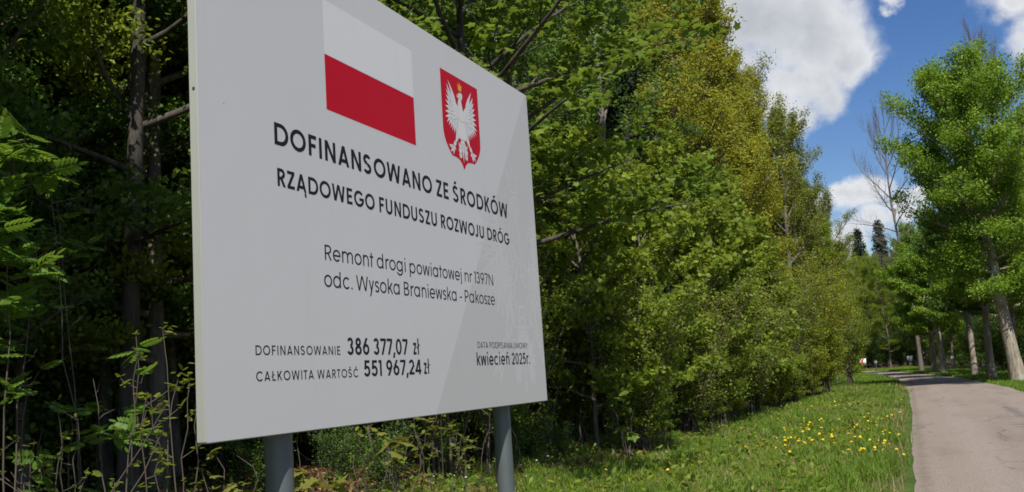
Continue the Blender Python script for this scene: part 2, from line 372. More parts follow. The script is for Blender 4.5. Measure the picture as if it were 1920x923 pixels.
    # leafless thin tree
    g = r(61); w, s, e = wood(g, 21, .15, 7, 4.6, 22, .3, 1.1, None, 8, 7, wob=.5, seclen=.5, thick=.5); w2 = MB()
    for a, b in zip(s, e):
        d = (b-a); w2.tube([b, b+rot_dir(d/np.linalg.norm(d), g.uniform(-.5, .5), g.uniform(-.3, .4))*g.uniform(.3, .8)], [.004, .002], 3)
    w.v += w2.v; w.f += [f+w.n for f in w2.f]; w.n += w2.n
    c, _ = crown(g, s, e, 1600, .07, spread=.05); proto('bare', w, c, 'bare_twig', 'olive', False)
    # spruce
    g = r(71); w = MB(); w.tube([(0, 0, -.2), (0, 0, 12), (0, 0, 22)], [.28, .15, .02], 8); S, E = [], []
    for k in range(44):
        h = 2.5+19*k/44; R = 3.4*(1-(h-2)/20.6)**.9+.15
        for a in range(9):
            az = a*.698+k*.4+g.uniform(-.2, .2); l = R*g.uniform(.75, 1.1); b = np.array([0, 0, h]); e_ = b+np.array([cos(az)*l, sin(az)*l, -.28*l+.12*l*g.random()]); w.tube([b, e_], [.03, .008], 3); S.append(b+(e_-b)*.15); E.append(e_)
    c, _ = crown(g, np.array(S), np.array(E), 28000, .34, T_NARROW, .12, .8, .6, .9); proto('spruce', w, c, 'bark_dark', 'spruce')
    # thin bare pole of the thicket
    for q in range(3):
        g = r(80+q); w = MB(); n = 8; H = [3.2, 4.2, 2.6][q]; pts = np.array([[g.normal(0, .05)*k, g.normal(0, .05)*k, H*k/n] for k in range(n+1)]); pts[0] = (0, 0, -.1); w.tube(pts, np.linspace(.022, .006, n+1), 5); S, E = [], []
        for j in range(14):
            s = g.uniform(.25, 1)*n; b = np.array([np.interp(s, range(n+1), pts[:, c]) for c in range(3)]); az = g.uniform(0, 6.3); l = g.uniform(.2, .7); e_ = b+np.array([cos(az)*l*.8, sin(az)*l*.8, l*.6]); w.tube([b, e_], [.007, .003], 3); S.append(b); E.append(e_)
        c, _ = crown(g, np.array(S), np.array(E), 130, .07, T_OVAL, .04, .6, 1, .6); proto('sapling_%d' % q, w, c, 'stem', 'maple')
make_protos()

def ground_z(x, y):
    """verge dips a little towards the forest, the forest floor is uneven"""
    x = np.asarray(x, float); y = np.asarray(y, float)
    off = np.interp(y, RY, RL)-x
    z = -.16*np.exp(-((off-4.3)/1.3)**2)*np.clip(off, 0, 1)
    z = z + np.clip(off-6.0, 0, 3)*.05*(1+.6*np.sin(x*.7+y*.31)+.4*np.sin(x*1.7-y*1.1))
    ro = x-np.interp(y, RY, RR); z = z + np.clip(ro-1.2, 0, 3)*.04*(1+.5*np.sin(y*.5))
    return z
RY = np.array([-60, 0, 30, 44, 50, 58, 66, 73, 82, 89, 98, 106, 112, 117, 121, 124])
RL = np.array([-.1, -.1, -.1, -.12, -.2, -.42, -.75, -1.2, -2.0, -2.7, -3.7, -5.0, -6.8, -9.5, -14, -22.])
RR = np.array([3.7, 3.7, 3.7, 3.62, 3.4, 3.05, 2.5, 1.9, .95, .2, -.8, -1.9, -3.0, -4.6, -8.0, -13.])

ORD = ['first', 'second', 'third', 'fourth', 'fifth', 'sixth', 'seventh', 'eighth', 'ninth', 'tenth']
KD = {'forest_a': 'dark broad tree', 'forest_b': 'slender dark tree', 'leafy': 'full leafy tree', 'olive': 'thin olive-green tree', 'dark_bush': 'large dark bush', 'low_bush': 'low dark bush'}
def column_of(x, y): return 960+1842.5*math.tan(math.atan2(x, y)+.3829) if y > .5 and abs(math.atan2(x, y)+.3829) < 1.2 else -999
MARKS = [(-60, 'beyond the picture edge'), (110, 'behind the sunlit rowan'), (210, 'behind the bent dark trunk'), (370, 'behind the thickest dark trunk'), (560, 'behind the lower near board corner'), (760, 'behind the middle of the board'), (960, 'behind the far half of the board'), (1060, 'just past the far board edge'),
         (1150, 'behind the big-leaved maple boughs'), (1240, 'behind the first young maple'), (1330, 'behind the tall yellow-green oak'), (1420, 'behind the second oak'), (1490, 'behind the olive bushes'), (1560, 'behind the yellow hazel'), (1600, 'past the yellow hazel'), (1640, 'behind the red chevron sign'), (1675, 'below the two spruces'),
         (1715, 'behind the dark chevron sign'), (1760, 'behind the twin pale trunks'), (1810, 'beside the shaded marker post'), (1870, 'behind the short pale trunk'), (9999, 'behind the big leaning maple')]
def where(x, y):
    px = column_of(x, y)
    for m_, s_ in MARKS:
        if px < m_: return s_
PLACED = []
def plant(kind, x, y, label, name='tree', cat='tree', group=None, sc=1.0, rz=None, leafm=None, sz=None):
    rz = (x*37.13+y*91.7) % 6.283 if rz is None else rz
    o = empty(name, (x, y, float(ground_z(x, y))), rz, (sc, sc, sz or sc)); tag(o, label, cat, group)
    tm, cm = PROTO[kind]
    link(bpy.data.objects.new('trunk' if name != 'bush' else 'stems', tm), o)
    if cm is not None:
        c = link(bpy.data.objects.new('crown', cm), o)
        if leafm:
            c.material_slots[0].link = 'OBJECT'; c.material_slots[0].material = M[leafm]
    PLACED.append((x, y)); return o
def X(px, y):
    """sideways position of the thing that stands under a column of the photograph, y metres up the road"""
    return y*math.tan(math.atan((px-960)/1842.5)-.3829)
# ------------------------------------------------------------------ ground and road
def build_ground():
    xs = np.unique(np.concatenate([np.linspace(-700, -60, 14), np.linspace(-60, -14, 47), np.arange(-14, 10, .25), np.linspace(10, 60, 40), np.linspace(60, 700, 14)]))
    ys = np.unique(np.concatenate([np.linspace(-700, -20, 14), np.linspace(-20, 8, 29), np.arange(8, 130, .5), np.linspace(130, 200, 40), np.linspace(200, 1200, 16)]))
    Xg, Yg = np.meshgrid(xs, ys); rng = np.random.default_rng(5)
    Z = ground_z(Xg, Yg); off = np.interp(Yg, RY, RL)-Xg; ro = Xg-np.interp(Yg, RY, RR)
    rough = np.where((off > .3) | (ro > .3), 1, 0); Z = Z+rough*rng.normal(0, .018, Z.shape)-np.where(rough == 0, .0, 0)
    Z = np.where((off < .3) & (ro < .3), -.004, Z)
    mb = MB(); nx, ny = len(xs), len(ys); i = np.arange(ny-1)[:, None]*nx; j = np.arange(nx-1)[None]
    mb.add(np.stack([Xg, Yg, Z], -1).reshape(-1, 3), np.stack([i+j, i+j+1, i+nx+j+1, i+nx+j], -1).reshape(-1, 4))
    m, t, b = new_mat('ground_soil'); tc = t.new('ShaderNodeTexCoord').outputs['Object']
    at = t.new('ShaderNodeAttribute', attribute_name='litter').outputs['Fac']
    n1 = t.noise(tc, 1.2, 6, .6); n2 = t.noise(tc, 9, 6, .7); n3 = t.noise(tc, .35, 3)
    gr = t.ramp(t.math('ADD', t.math('MULTIPLY', n2, .6), t.math('MULTIPLY', n1, .4)), [(.3, (.030, .045, .012)), (.55, (.060, .095, .018)), (.75, (.10, .125, .030))])
    br = t.ramp(n2, [(.3, (.035, .022, .013)), (.55, (.085, .050, .030)), (.75, (.16, .10, .062))])
    e = t.smooth(t.math('ADD', at, t.math('MULTIPLY', t.math('SUBTRACT', n1, .5), .9)), .4, .6)
    t.l.new(t.mix(e, gr, br), b.inputs['Base Color']); b.inputs['Roughness'].default_value = .95; b.inputs['Specular IOR Level'].default_value = .15
    bp = t.new('ShaderNodeBump', inp={'Strength': .8, 'Distance': .03, 'Height': n2}); t.l.new(bp.outputs[0], b.inputs['Normal'])
    me = mb.mesh('ground', m, True); a = me.attributes.new('litter', 'FLOAT', 'POINT')
    lit = np.clip((off-5.6)/1.6, 0, 1)+np.clip((ro-1.8)/1.5, 0, 1); a.data.foreach_set('value', lit.astype(np.float32).ravel())
    tag(link(bpy.data.objects.new('ground', me)), kind='structure')
    # road: one sheet with slightly ragged edges
    yr = np.concatenate([np.arange(-40, 44, .4), np.arange(44, 124, .4)]); k = 11; g = np.random.default_rng(3)
    # outer side turns away behind the trees
    sm = lambda s: np.convolve(g.normal(0, s, len(yr)+8), np.ones(9)/3, 'valid')
    lx = np.interp(yr, RY, RL)+sm(.022); rx = np.interp(yr, RY, RR)+sm(.03)
    u = np.linspace(0, 1, k)[None]; Xr = lx[:, None]*(1-u)+rx[:, None]*u; Yr = np.repeat(yr[:, None], k, 1)
    Zr = .004+.03*(1-(2*u-1)**2)*np.ones_like(Xr)
    rb = MB(); i = np.arange(len(yr)-1)[:, None]*k; j = np.arange(k-1)[None]
    rb.add(np.stack([Xr, Yr, Zr], -1).reshape(-1, 3), np.stack([i+j, i+j+1, i+k+j+1, i+k+j], -1).reshape(-1, 4))
    m, t, b = new_mat('worn_asphalt'); tc = t.new('ShaderNodeTexCoord').outputs['Object']
    fine = t.noise(tc, 60, 4, .7); mid = t.noise(tc, 3.0, 5, .6); big = t.noise(t.new('ShaderNodeMapping', inp={'Vector': tc, 'Scale': (1, .18, 1)}).outputs[0], .9, 4, .6)
    c = t.ramp(fine, [(.3, (.122, .098, .082)), (.5, (.222, .180, .150)), (.68, (.375, .315, .27))])
    c = t.mix(t.smooth(big, .45, .72), c, t.mix(1.0, c, (.80, .79, .80), 'MULTIPLY'))
    c = t.mix(t.smooth(mid, .55, .75), c, t.mix(1.0, c, (1.10, 1.08, 1.06), 'MULTIPLY'))
    # old dark repair with a ragged outline, two of them
    wv = t.vmath('ADD', tc, t.vmath('MULTIPLY', t.vmath('SUBTRACT', t.noise(tc, 1.4, 5, .65, 0, True), (.5, .5, .5)), (1.3, 3.5, 0)))
    for px, py, sx, sy in ((2.15, 20.0, .30, 3.6), (2.7, 17.2, .55, 2.0), (2.3, 27, .16, 4.0)):
        q = t.vmath('MULTIPLY', t.vmath('SUBTRACT', wv, (px, py, 0)), (1/sx, 1/sy, 0)); dl = t.vmath('LENGTH', q, None, 1)
        c = t.mix(t.math('MULTIPLY', t.smooth(dl, 1.15, .55), t.math('ADD', .25, t.math('MULTIPLY', fine, .8))), c, (.105, .095, .095))
    wx = t.new('ShaderNodeSeparateXYZ', inp={0: tc}).outputs[0]
    for tx in (.95, 2.65):
        c = t.mix(t.math('MULTIPLY', t.smooth(t.math('ABSOLUTE', t.math('SUBTRACT', wx, tx)), .45, .05), t.math('MULTIPLY', mid, .30)), c, (.30, .27, .25))
    # grit and humus along the crumbling edge
    c = t.mix(t.math('MULTIPLY', t.smooth(t.math('ADD', t.math('ABSOLUTE', t.math('ADD', wx, -.02)), t.math('MULTIPLY', mid, .35)), .34, .12), .5), c, (.11, .095, .06))
    # cracks
    vo = t.new('ShaderNodeTexVoronoi', feature='DISTANCE_TO_EDGE', inp={'Vector': t.vmath('ADD', tc, t.vmath('MULTIPLY', t.noise(tc, 2.2, 4, .6, 0, True), (.7, .7, 0))), 'Scale': .55})
    cr = t.math('MULTIPLY', t.smooth(vo.outputs['Distance'], .012, .003), t.smooth(big, .40, .6))
    c = t.mix(t.math('MULTIPLY', cr, .85), c, (.06, .05, .045))
    t.l.new(c, b.inputs['Base Color']); b.inputs['Roughness'].default_value = .85; b.inputs['Specular IOR Level'].default_value = .3
    bp = t.new('ShaderNodeBump', inp={'Strength': .5, 'Distance': .006, 'Height': fine}); t.l.new(bp.outputs[0], b.inputs['Normal'])
    tag(rb.build('road', m, None, True), kind='structure')
build_ground()

# ------------------------------------------------------------------ grass and litter
def blades(name, n, sampler, hfun, wfun, mat, seed, kind='stuff', lean=.35, seg=2):
    g = np.random.default_rng(seed); P = sampler(g, n); N = len(P); z0 = ground_z(P[:, 0], P[:, 1]); h = hfun(g, P); w = wfun(g, P)
    a = g.uniform(0, 2*pi, N); dx, dy = np.cos(a), np.sin(a); b = g.uniform(0, 2*pi, N); l = np.abs(g.normal(0, lean, N))*h
    base = np.stack([P[:, 0], P[:, 1], z0-.02], 1); side = np.stack([dx*w/2, dy*w/2, 0*w], 1); tip = np.stack([np.cos(b)*l, np.sin(b)*l, h], 1)
    mid = tip*np.array([.35, .35, .62])
    V = np.stack([base-side, base+side, base+mid+side*.7, base+mid-side*.7, base+tip], 1).reshape(-1, 3)
    k = np.arange(N)[:, None]*5; mb = MB(); mb.add(V, np.concatenate([k+[0, 1, 2], k+[0, 2, 3], k+[3, 2, 4]]).reshape(-1, 3))
    o = mb.build(name, mat); tag(o, kind=kind); return o
def samp(x0, x1, y0, y1, off0, off1, side='L', p=2.0):
    def f(g, n):
        y = y0+(y1-y0)*g.random(n)**p
        if side == 'L': x = np.interp(y, RY, RL)-off0-(off1-off0)*g.random(n)
        else: x = np.interp(y, RY, RR)+off0+(off1-off0)*g.random(n)
        return np.stack([x, y], 1)
    return f
def patchy(P, s=1.0):
    x, y = P[:, 0]*s, P[:, 1]*s
    return .5+.5*np.sin(x*1.9+1.3*np.sin(y*.8))*np.cos(y*1.3+1.1*np.sin(x*1.1+2))
ed = lambda P: np.clip((np.interp(P[:, 1], RY, RL)-P[:, 0])/.7, .25, 1)
tag(blades('verge_grass', 190000, samp(0, 0, 10.5, 60, -.03, 6.7, p=1.7), lambda g, P: (.035+.085*patchy(P)*g.random(len(P))+.05*g.random(len(P)))*ed(P)*(1+P[:, 1]*.006), lambda g, P: .007+P[:, 1]*.0005, M['grass'], 1),
    'sunlit green grass covering the verge between road and wood', 'grass')
tag(blades('far_verge_grass', 50000, samp(0, 0, 55, 122, .02, 7.5, p=1.0), lambda g, P: .10+.12*g.random(len(P)), lambda g, P: .02+P[:, 1]*.0005, M['grass'], 2),
    'low grass on the distant verge before the road bend', 'grass')
tag(blades('roadside_grass', 34000, samp(0, 0, 34, 122, .0, 4.5, 'R', 1.3), lambda g, P: .08+.14*g.random(len(P)), lambda g, P: .014+P[:, 1]*.0004, M['grass'], 3),
    'strip of grass under the trees along the opposite road edge', 'grass')
M['straw'] = leaf_mat('dry_grass', (.14, .115, .05), (.22, .18, .08), (.32, .26, .13), .2)
tag(blades('dry_grass', 16000, samp(0, 0, 11, 60, .1, 7.4, p=1.6), lambda g, P: .08+.16*g.random(len(P)), lambda g, P: .006+P[:, 1]*.0004, M['straw'], 5, lean=.8), 'dead straw-coloured stalks mixed into the verge grass', 'dry grass')
def tuss(g, n):
    k = 260; cy = 11+40*g.random(k)**1.6; cx = np.interp(cy, RY, RL)-.15-7*g.random(k); i = g.integers(0, k, n); return np.stack([cx[i]+g.normal(0, .11, n), cy[i]+g.normal(0, .14, n)], 1)
tag(blades('grass_tufts', 36000, tuss, lambda g, P: .12+.16*g.random(len(P)), lambda g, P: .007+P[:, 1]*.0005, M['grass'], 6, lean=.5), 'taller tufts of grass standing out of the verge', 'grass')
def build_weeds():
    # broad-leaved ground plants: rosettes and nettles among the grass
    g = np.random.default_rng(9); mb = MB(); n = 900; y = 11.5+40*g.random(n)**1.8; off = g.uniform(.8, 7.6, n)**1.0; x = np.interp(y, RY, RL)-off; k = 14
    P = np.repeat(np.stack([x, y, ground_z(x, y)+.03], 1), k, 0)+g.normal(0, .09, (n*k, 3))*[1, 1, .0]; P[:, 2] += np.abs(g.normal(0, .06, n*k))
    add_leaves(mb, T_OVAL, P, g.uniform(.05, .13, n*k), g, 1, .7)
    tag(mb.build('weeds', M['maple']), 'low broad-leaved weeds scattered through the verge grass', 'weeds', kind='stuff')
    mb = MB(); n = 60000; y = 4+60*g.random(n)**1.3; off = 5.2+6.0*g.random(n)**1.3; x = np.interp(y, RY, RL)-off
    P = np.stack([x, y, ground_z(x, y)+.02+.03*g.random(n)], 1); add_leaves(mb, T_OVAL, P, g.uniform(.06, .12, n), g, 1, .55)
    tag(mb.build('leaf_litter', M['litter']), 'brown fallen leaves lying under the edge of the wood', 'leaf litter', kind='stuff')
    mb = MB(); n = 26000; y = 3+75*g.random(n)**1.5; off = 5.6+6.5*g.random(n); x = np.interp(y, RY, RL)-off; keep = patchy(np.stack([x, y], 1), .8)+.3*g.random(n) > .45; x, y = x[keep], y[keep]; n = len(x)
    P = np.stack([x, y, ground_z(x, y)+.05+.22*g.random(n)**2], 1); add_leaves(mb, T_OVAL, P, g.uniform(.05, .11, n), g, 1, .5)
    tag(mb.build('undergrowth', M['forest']), 'low green undergrowth along the foot of the wood', 'undergrowth', kind='stuff')
build_weeds()

# ------------------------------------------------------------------ the wood: single trees that stand out
OAKG = 'young yellow-green oaks at the wood edge'
plant('oak', X(1330, 38), 38, 'tall yellow-green oak with airy crown rising behind the sign board corner', 'oak_tree', sz=1.0, rz=.4)
plant('oak_b', X(1425, 47), 47, 'slimmer yellow-green oak beside the tall one, against the white cloud', 'oak_tree', rz=1.0, sc=.95)
plant('oak_b', X(1400, 44), 44, 'ochre-leaved oak squeezed between the two sunlit oaks', 'oak_tree', rz=3.0, sc=.92)
for px, y, k, s, lb in ((1235, 33, 'oak_b', 1.0, 'yellow-green oak directly left of the tall one, above the first young maples'), (1150, 28, 'oak_b', .95, 'airy oak whose twigs fill the sky beside the big-leaved maple boughs'), (1290, 42, 'oak', 1.0, 'oak standing behind the tall yellow-green one'),
                        (1385, 39, 'oak_b', 1.02, 'leafy oak in the middle of the yellow-green crowns'), (1455, 53, 'oak_b', .85, 'oak at the outer end of the yellow-green crowns, lower than the rest'), (1425, 55, 'oak', .95, 'oak in the second row behind the outer crowns')):
    plant(k, X(px, y), y, lb, 'oak_tree', rz=px*.01, sc=s)
plant('oak_b', X(1535, 66), 66, 'olive-green oak filling the slope of crowns towards the bend', 'oak_tree', rz=2, sc=.78, leafm='olive')
plant('leafy', X(1510, 60), 60, 'dense green tree in the slope of crowns towards the bend', 'tree', rz=2, sc=.74)
plant('olive', X(1535, 58), 58, 'thin half-leafed tree whose twigs end the wood skyline by the blue sky', 'birch_tree', rz=2, sc=1.0)
plant('olive', X(1500, 53), 53, 'olive-green tree just before the thin half-leafed skyline tree', 'birch_tree', rz=4, sc=.95)
plant('olive', X(1585, 78), 78, 'small olive-green tree low against the clouds near the road bend', 'birch_tree', rz=1, sc=.9)
plant('leafy', X(1565, 70), 70, 'round green tree behind the yellow hazel at the road bend', 'tree', rz=1, sc=.62)
plant('leafy', X(1588, 113), 113, 'bright green tree short of the red chevron sign', 'tree', rz=2, sc=.78)
for px, y, sc_, lb in ((1205, 24, .92, 'young maple next to the edge of the sign board, largest pale leaves'), (1262, 28, 1.0, 'second young maple from the board, growing in front of the tall oak'),
                       (1318, 31, 1.05, 'middle young maple of the sunlit row'), (1368, 34, 1.0, 'young maple leaning over the grass before the olive bushes'), (1418, 38, .95, 'last young maple before the yellow hazel bushes'),
                       (1110, 20, .9, 'shaded young maple tight behind the sign board edge')):
    plant('young_maple_%d' % random.randrange(3), X(px, y), y, lb, 'young_maple_tree', 'tree', 'young maples along the wood edge', sc_)
for px, y, k, sc_, lf, lb in ((1545, 50, 'hazel', 1.0, None, 'yellow-leaved hazel bush ending the thicket by the verge'), (1508, 47, 'hazel', 1.05, None, 'tall yellow-green hazel bush behind the last young maple'),
                          (1470, 43, 'olive_bush', 1.2, None, 'olive-green many-stemmed bush between maples and yellow hazel'), (1440, 40, 'olive_bush', 1.15, 'maple', 'green bush with bare stems at the foot of the oaks'),
                          (1385, 37, 'green_bush', 1.1, None, 'green bush filling the gap under the second oak'), (1300, 33, 'green_bush', 1.15, None, 'green bush at the foot of the tall oak'),
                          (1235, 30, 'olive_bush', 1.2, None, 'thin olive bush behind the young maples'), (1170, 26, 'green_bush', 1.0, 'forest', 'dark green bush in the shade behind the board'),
                          (1192, 20.5, 'olive_bush', .85, 'maple', 'loose twiggy bush in front of the young maple next to the board'), (1285, 25.5, 'olive_bush', .95, None, 'loose bush with brown stems at the middle of the sunlit thicket'), (1345, 29, 'olive_bush', 1.0, 'maple', 'twiggy green bush low before the second oak'), (1395, 33, 'olive_bush', 1.1, None, 'olive bush with bare brown stems near the reddish leaf litter'),
                          (1590, 64, 'green_bush', 1.1, None, 'green bush beyond the yellow hazel at the bend'), (1075, 21, 'olive_bush', .9, None, 'twiggy olive bush seen past the lower board corner')):
    plant(k, X(px, y), y, lb, 'bush', 'bush', 'bushes along the wood edge', sc_, leafm=lf)

for i, (px, y, s, lf) in enumerate(((1215, 23.5, .42, None), (1262, 25.5, .5, None), (1318, 28.5, .5, 'maple'), (1362, 31.5, .55, 'hazel'), (1408, 35, .6, 'maple'), (1450, 38.5, .6, 'hazel'), (1480, 42.5, .5, 'maple'), (1512, 46.5, .5, 'hazel'), (1538, 52, .5, 'hazel'), (1340, 30, .35, 'olive'))):
    plant('green_bush', X(px, y)+.1, y, 'low sunlit bush on the grass %s, %s one' % (where(X(px, y), y+3), ORD[i]), 'bush', 'bush', 'low sunlit bushes at the verge', s, leafm=lf)
plant('spruce', X(1188, 27.5), 27.5, 'dark spruce standing among the young maples and oaks past the board', 'spruce_tree', sc=.62, sz=.66)
# trees across the road
plant('road_maple', 4.6, 50.8, 'big roadside maple with pale leaning trunk and full bright green crown', 'maple_tree', rz=0.0, sc=.88, sz=.93)
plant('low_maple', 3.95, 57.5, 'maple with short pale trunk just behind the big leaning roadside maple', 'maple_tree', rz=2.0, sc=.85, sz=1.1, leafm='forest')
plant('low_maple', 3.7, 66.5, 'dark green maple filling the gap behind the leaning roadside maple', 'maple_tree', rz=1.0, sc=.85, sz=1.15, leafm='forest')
plant('low_maple', X(1725, 97), 97, 'round green maple between the twin pale trunks and the bend', 'maple_tree', rz=1.0, sc=.8, sz=1.2)
plant('low_maple', 2.35, 79.5, 'low-crowned maple, nearer of the twin pale trunks at the bend', 'maple_tree', rz=.5, sc=.9)
plant('low_maple', 1.75, 82.5, 'low-crowned maple, farther of the twin pale trunks at the bend', 'maple_tree', rz=4, sc=.92)
plant('bare', .95, 92, 'leafless tree whose bare branches reach out beside the green maple crown', 'bare_tree', rz=1.2, sc=1.08, sz=1.14)
plant('bare', 5.6, 62, 'second leafless tree with fine twigs above the maple crown', 'bare_tree', rz=3.2, sc=.95)
plant('spruce', X(1634, 160), 160, 'dark spruce tip between the wood and the roadside maple, lower one', 'spruce_tree', 'tree', 'two dark spruces', 1.0)
plant('spruce', X(1674, 163), 163, 'dark spruce tip next to the maple crown, taller one', 'spruce_tree', 'tree', 'two dark spruces', 1.06)
plant('forest_b', -7.5, 20.6, 'dark slender tree rising out of the shaded young maples by the board', 'tree', sc=.8)
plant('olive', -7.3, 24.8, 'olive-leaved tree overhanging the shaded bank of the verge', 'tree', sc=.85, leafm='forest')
plant('forest_b', -7.6, 29.5, 'dark slender tree between the young maples and the tall oak', 'tree', sc=.75)
plant('olive_bush', -6.9, 16.6, 'thin olive bush with brown twigs just past the board edge', 'bush', 'bush', sc=1.0, leafm='maple')
FG = 'trees of the wood across the road'
rr = random.Random(4)
for i, (x, y, k, s) in enumerate([(7.5, 56, 'leafy', .75), (9.5, 48, 'forest_a', .85), (8.5, 64, 'forest_a', .9), (6.5, 72, 'leafy', .7), (5.2, 86, 'forest_b', .8), (8.5, 80, 'leafy', .8), (3.5, 92, 'leafy', .62), (1.0, 98, 'forest_a', .7), (6.0, 97, 'forest_a', .8), (12, 70, 'forest_a', .9), (11, 90, 'forest_b', .9)]):
    plant(k, x, y, '%s across the road %s, %s the road bend' % (KD[k].replace('dark', 'green'), where(x, y), 'before' if y < 75 else 'near'), 'tree', 'tree', FG, s, sz=s*.95)
for i, (px, y, k, s) in enumerate([(1602, 127, 'forest_a', .85), (1640, 131, 'leafy', .72), (1668, 126, 'forest_b', .80), (1700, 128, 'forest_a', .80), (1735, 124, 'leafy', .72), (1770, 120, 'forest_a', .8), (1580, 134, 'leafy', .85), (1620, 142, 'forest_a', .88), (1655, 145, 'leafy', .85), (1690, 142, 'leafy', .8), (1560, 122, 'forest_a', .85), (1545, 110, 'leafy', .7),
                                 (1720, 140, 'leafy', .8), (1810, 118, 'leafy', .8), (1850, 112, 'forest_a', .85), (1890, 108, 'leafy', .85), (1790, 135, 'forest_a', .85), (1840, 132, 'leafy', .85), (1610, 152, 'leafy', .8), (1650, 155, 'forest_a', .85), (1700, 154, 'forest_b', .95), (1750, 150, 'leafy', .85)]):
    plant(k, X(px, y), y, '%s past bend %s, %s row' % (KD[k].replace('dark', 'green'), where(X(px, y), y), 'front' if y < 125 else 'middle' if y < 138 else 'back'), 'tree', 'tree', 'trees beyond the road bend', s, leafm='maple' if i % 3 else 'olive')
for px, y in ((1590, 126), (1625, 133), (1660, 128), (1685, 131), (1712, 127), (1740, 125), (1765, 118), (1800, 113), (1835, 105), (1870, 98), (1905, 90), (1850, 80), (1880, 72), (1915, 66), (1825, 88), (1645, 140), (1610, 140), (1800, 96), (1680, 140), (1720, 138), (1570, 124)):
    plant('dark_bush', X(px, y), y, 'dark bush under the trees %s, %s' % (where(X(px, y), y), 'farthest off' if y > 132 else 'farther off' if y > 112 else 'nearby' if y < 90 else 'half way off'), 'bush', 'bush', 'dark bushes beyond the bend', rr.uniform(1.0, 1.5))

# the wood on the near side: the trunks one can tell apart, then rows of trees
for px, y, k, sc_, lb in ((62, 12.5, 'forest_b', .95, 'thin dark tree above the sunlit rowan at the picture edge'), (118, 13.5, 'forest_a', .95, 'dark tree with slightly bent trunk between the thin ones'), (150, 16, 'forest_b', 1.0, 'slender dark tree in the second row of the shaded wood'),
                     (206, 13.0, 'forest_a', .9, 'straight dark tree left of the two thick trunks near the board'), (250, 12.0, 'forest_a', 1.2, 'thickest dark trunk in the shaded wood near the board edge'), (283, 13.2, 'pale_trunk', 1.1, 'tree with sun-flecked grey bark close beside the thickest dark trunk'), (335, 15, 'forest_b', 1.0, 'dark tree half hidden by the upper board edge')):
    plant(k, X(px, y), y, lb, 'tree', 'tree', 'standing trunks in the shaded wood', sc_)
g = random.Random(21); n_in = 0
for x, y, k, s in ((-6.9, .6, 'shade_tree', 1.0), (-8.4, 1.9, 'shade_tree', 1.1), (-7.6, -1.2, 'shade_tree', 1.1), (-10.5, 2.5, 'leafy', 1.0), (-6.9, 3.2, 'shade_tree', 1.0), (-6.9, -3.4, 'leafy', .78), (-6.0, -7.5, 'leafy', .9), (-9.2, .8, 'leafy', .95), (-9.5, -4.5, 'forest_a', 1.0), (-4.6, -11.5, 'leafy', .9), (-8.0, 3.6, 'forest_b', .9)):  # unseen trees continue the wood edge; the high-crowned ones are added for shade
    plant(k, x, y, '%s of the wood edge beside the camera, %d metres before the rowan' % ({'shade_tree': 'added high-crowned shade tree'}.get(k) or KD[k], int(5-y)), 'tree', 'tree', 'trees of the wood edge beside the camera', s)
for row in range(9):
    xo = 8.8+row*3.3
    y = (4.0 if row < 2 else -2)+g.uniform(0, 3)
    while y < 112:
        x = float(np.interp(y, RY, RL))-xo+g.uniform(-1.0, 1.0)
        h = math.degrees(math.atan2(x, y))
        ok = not (row > 5 and h > -24) and (y < 60 or row < 3) and h > -68 and not (y < 16 and x > -11)
        if ok:
            k = g.choice(['forest_a', 'forest_b', 'forest_a', 'leafy'] if y < 30 else ['olive', 'leafy', 'olive', 'forest_b'])
            s = g.uniform(.78, .98) if y > 18 else g.uniform(.9, 1.1)
            if y > 34: s *= .80
            lb = '%s %s, %s row in' % (KD[k], where(x, y), ORD[row])
            plant(k, x, y, lb, 'tree', 'tree', 'trees in the shaded wood behind the sign' if y < 18 else 'trees in the wood behind the thicket', s); n_in += 1
        y += g.uniform(2.8, 4.2)*(1 if row < 4 else 1.3)*(1 if y < 40 else 1.5)
for i in range(40):
    y = g.uniform(13, 60); x = float(np.interp(y, RY, RL))-g.uniform(9.5, 15)
    k = g.choice(['dark_bush', 'low_bush', 'dark_bush']); plant(k, x, y, '%s %s, %s distance' % (KD[k], where(x, y), 'near' if y < 26 else 'middle' if y < 42 else 'far'), 'bush', 'bush', 'dark bushes under the trees', g.uniform(.9, 1.5))
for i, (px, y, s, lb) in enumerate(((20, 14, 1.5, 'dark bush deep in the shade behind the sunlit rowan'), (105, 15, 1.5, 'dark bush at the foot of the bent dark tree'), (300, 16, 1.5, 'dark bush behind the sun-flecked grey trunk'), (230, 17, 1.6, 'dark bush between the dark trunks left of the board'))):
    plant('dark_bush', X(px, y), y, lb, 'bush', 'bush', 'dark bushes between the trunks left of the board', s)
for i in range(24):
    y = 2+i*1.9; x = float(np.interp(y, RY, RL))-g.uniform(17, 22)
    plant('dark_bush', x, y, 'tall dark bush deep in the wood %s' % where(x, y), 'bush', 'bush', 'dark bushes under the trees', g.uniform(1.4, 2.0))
for i in range(170):
    y = 14+38*g.random()**1.1; x = float(np.interp(y, RY, RL))-g.uniform(6.3, 8.6)
    plant('sapling_%d' % g.randrange(3), x, y, 'thin brown sapling stem in the thicket, ' + where(x, y), 'sapling', 'sapling', 'thin saplings along the wood edge', g.uniform(.8, 1.4))
M['maple_near'] = leaf_mat('near_maple_leaf', (.065, .120, .018), (.115, .190, .026), (.180, .255, .040), .42, clump=1.0)
M['pale_near'] = leaf_mat('yellowish_maple_leaf', (.13, .15, .03), (.18, .19, .04), (.24, .23, .05), .35)
M['rowan_near'] = M['rowan']; M['fresh_near'] = M['fresh']
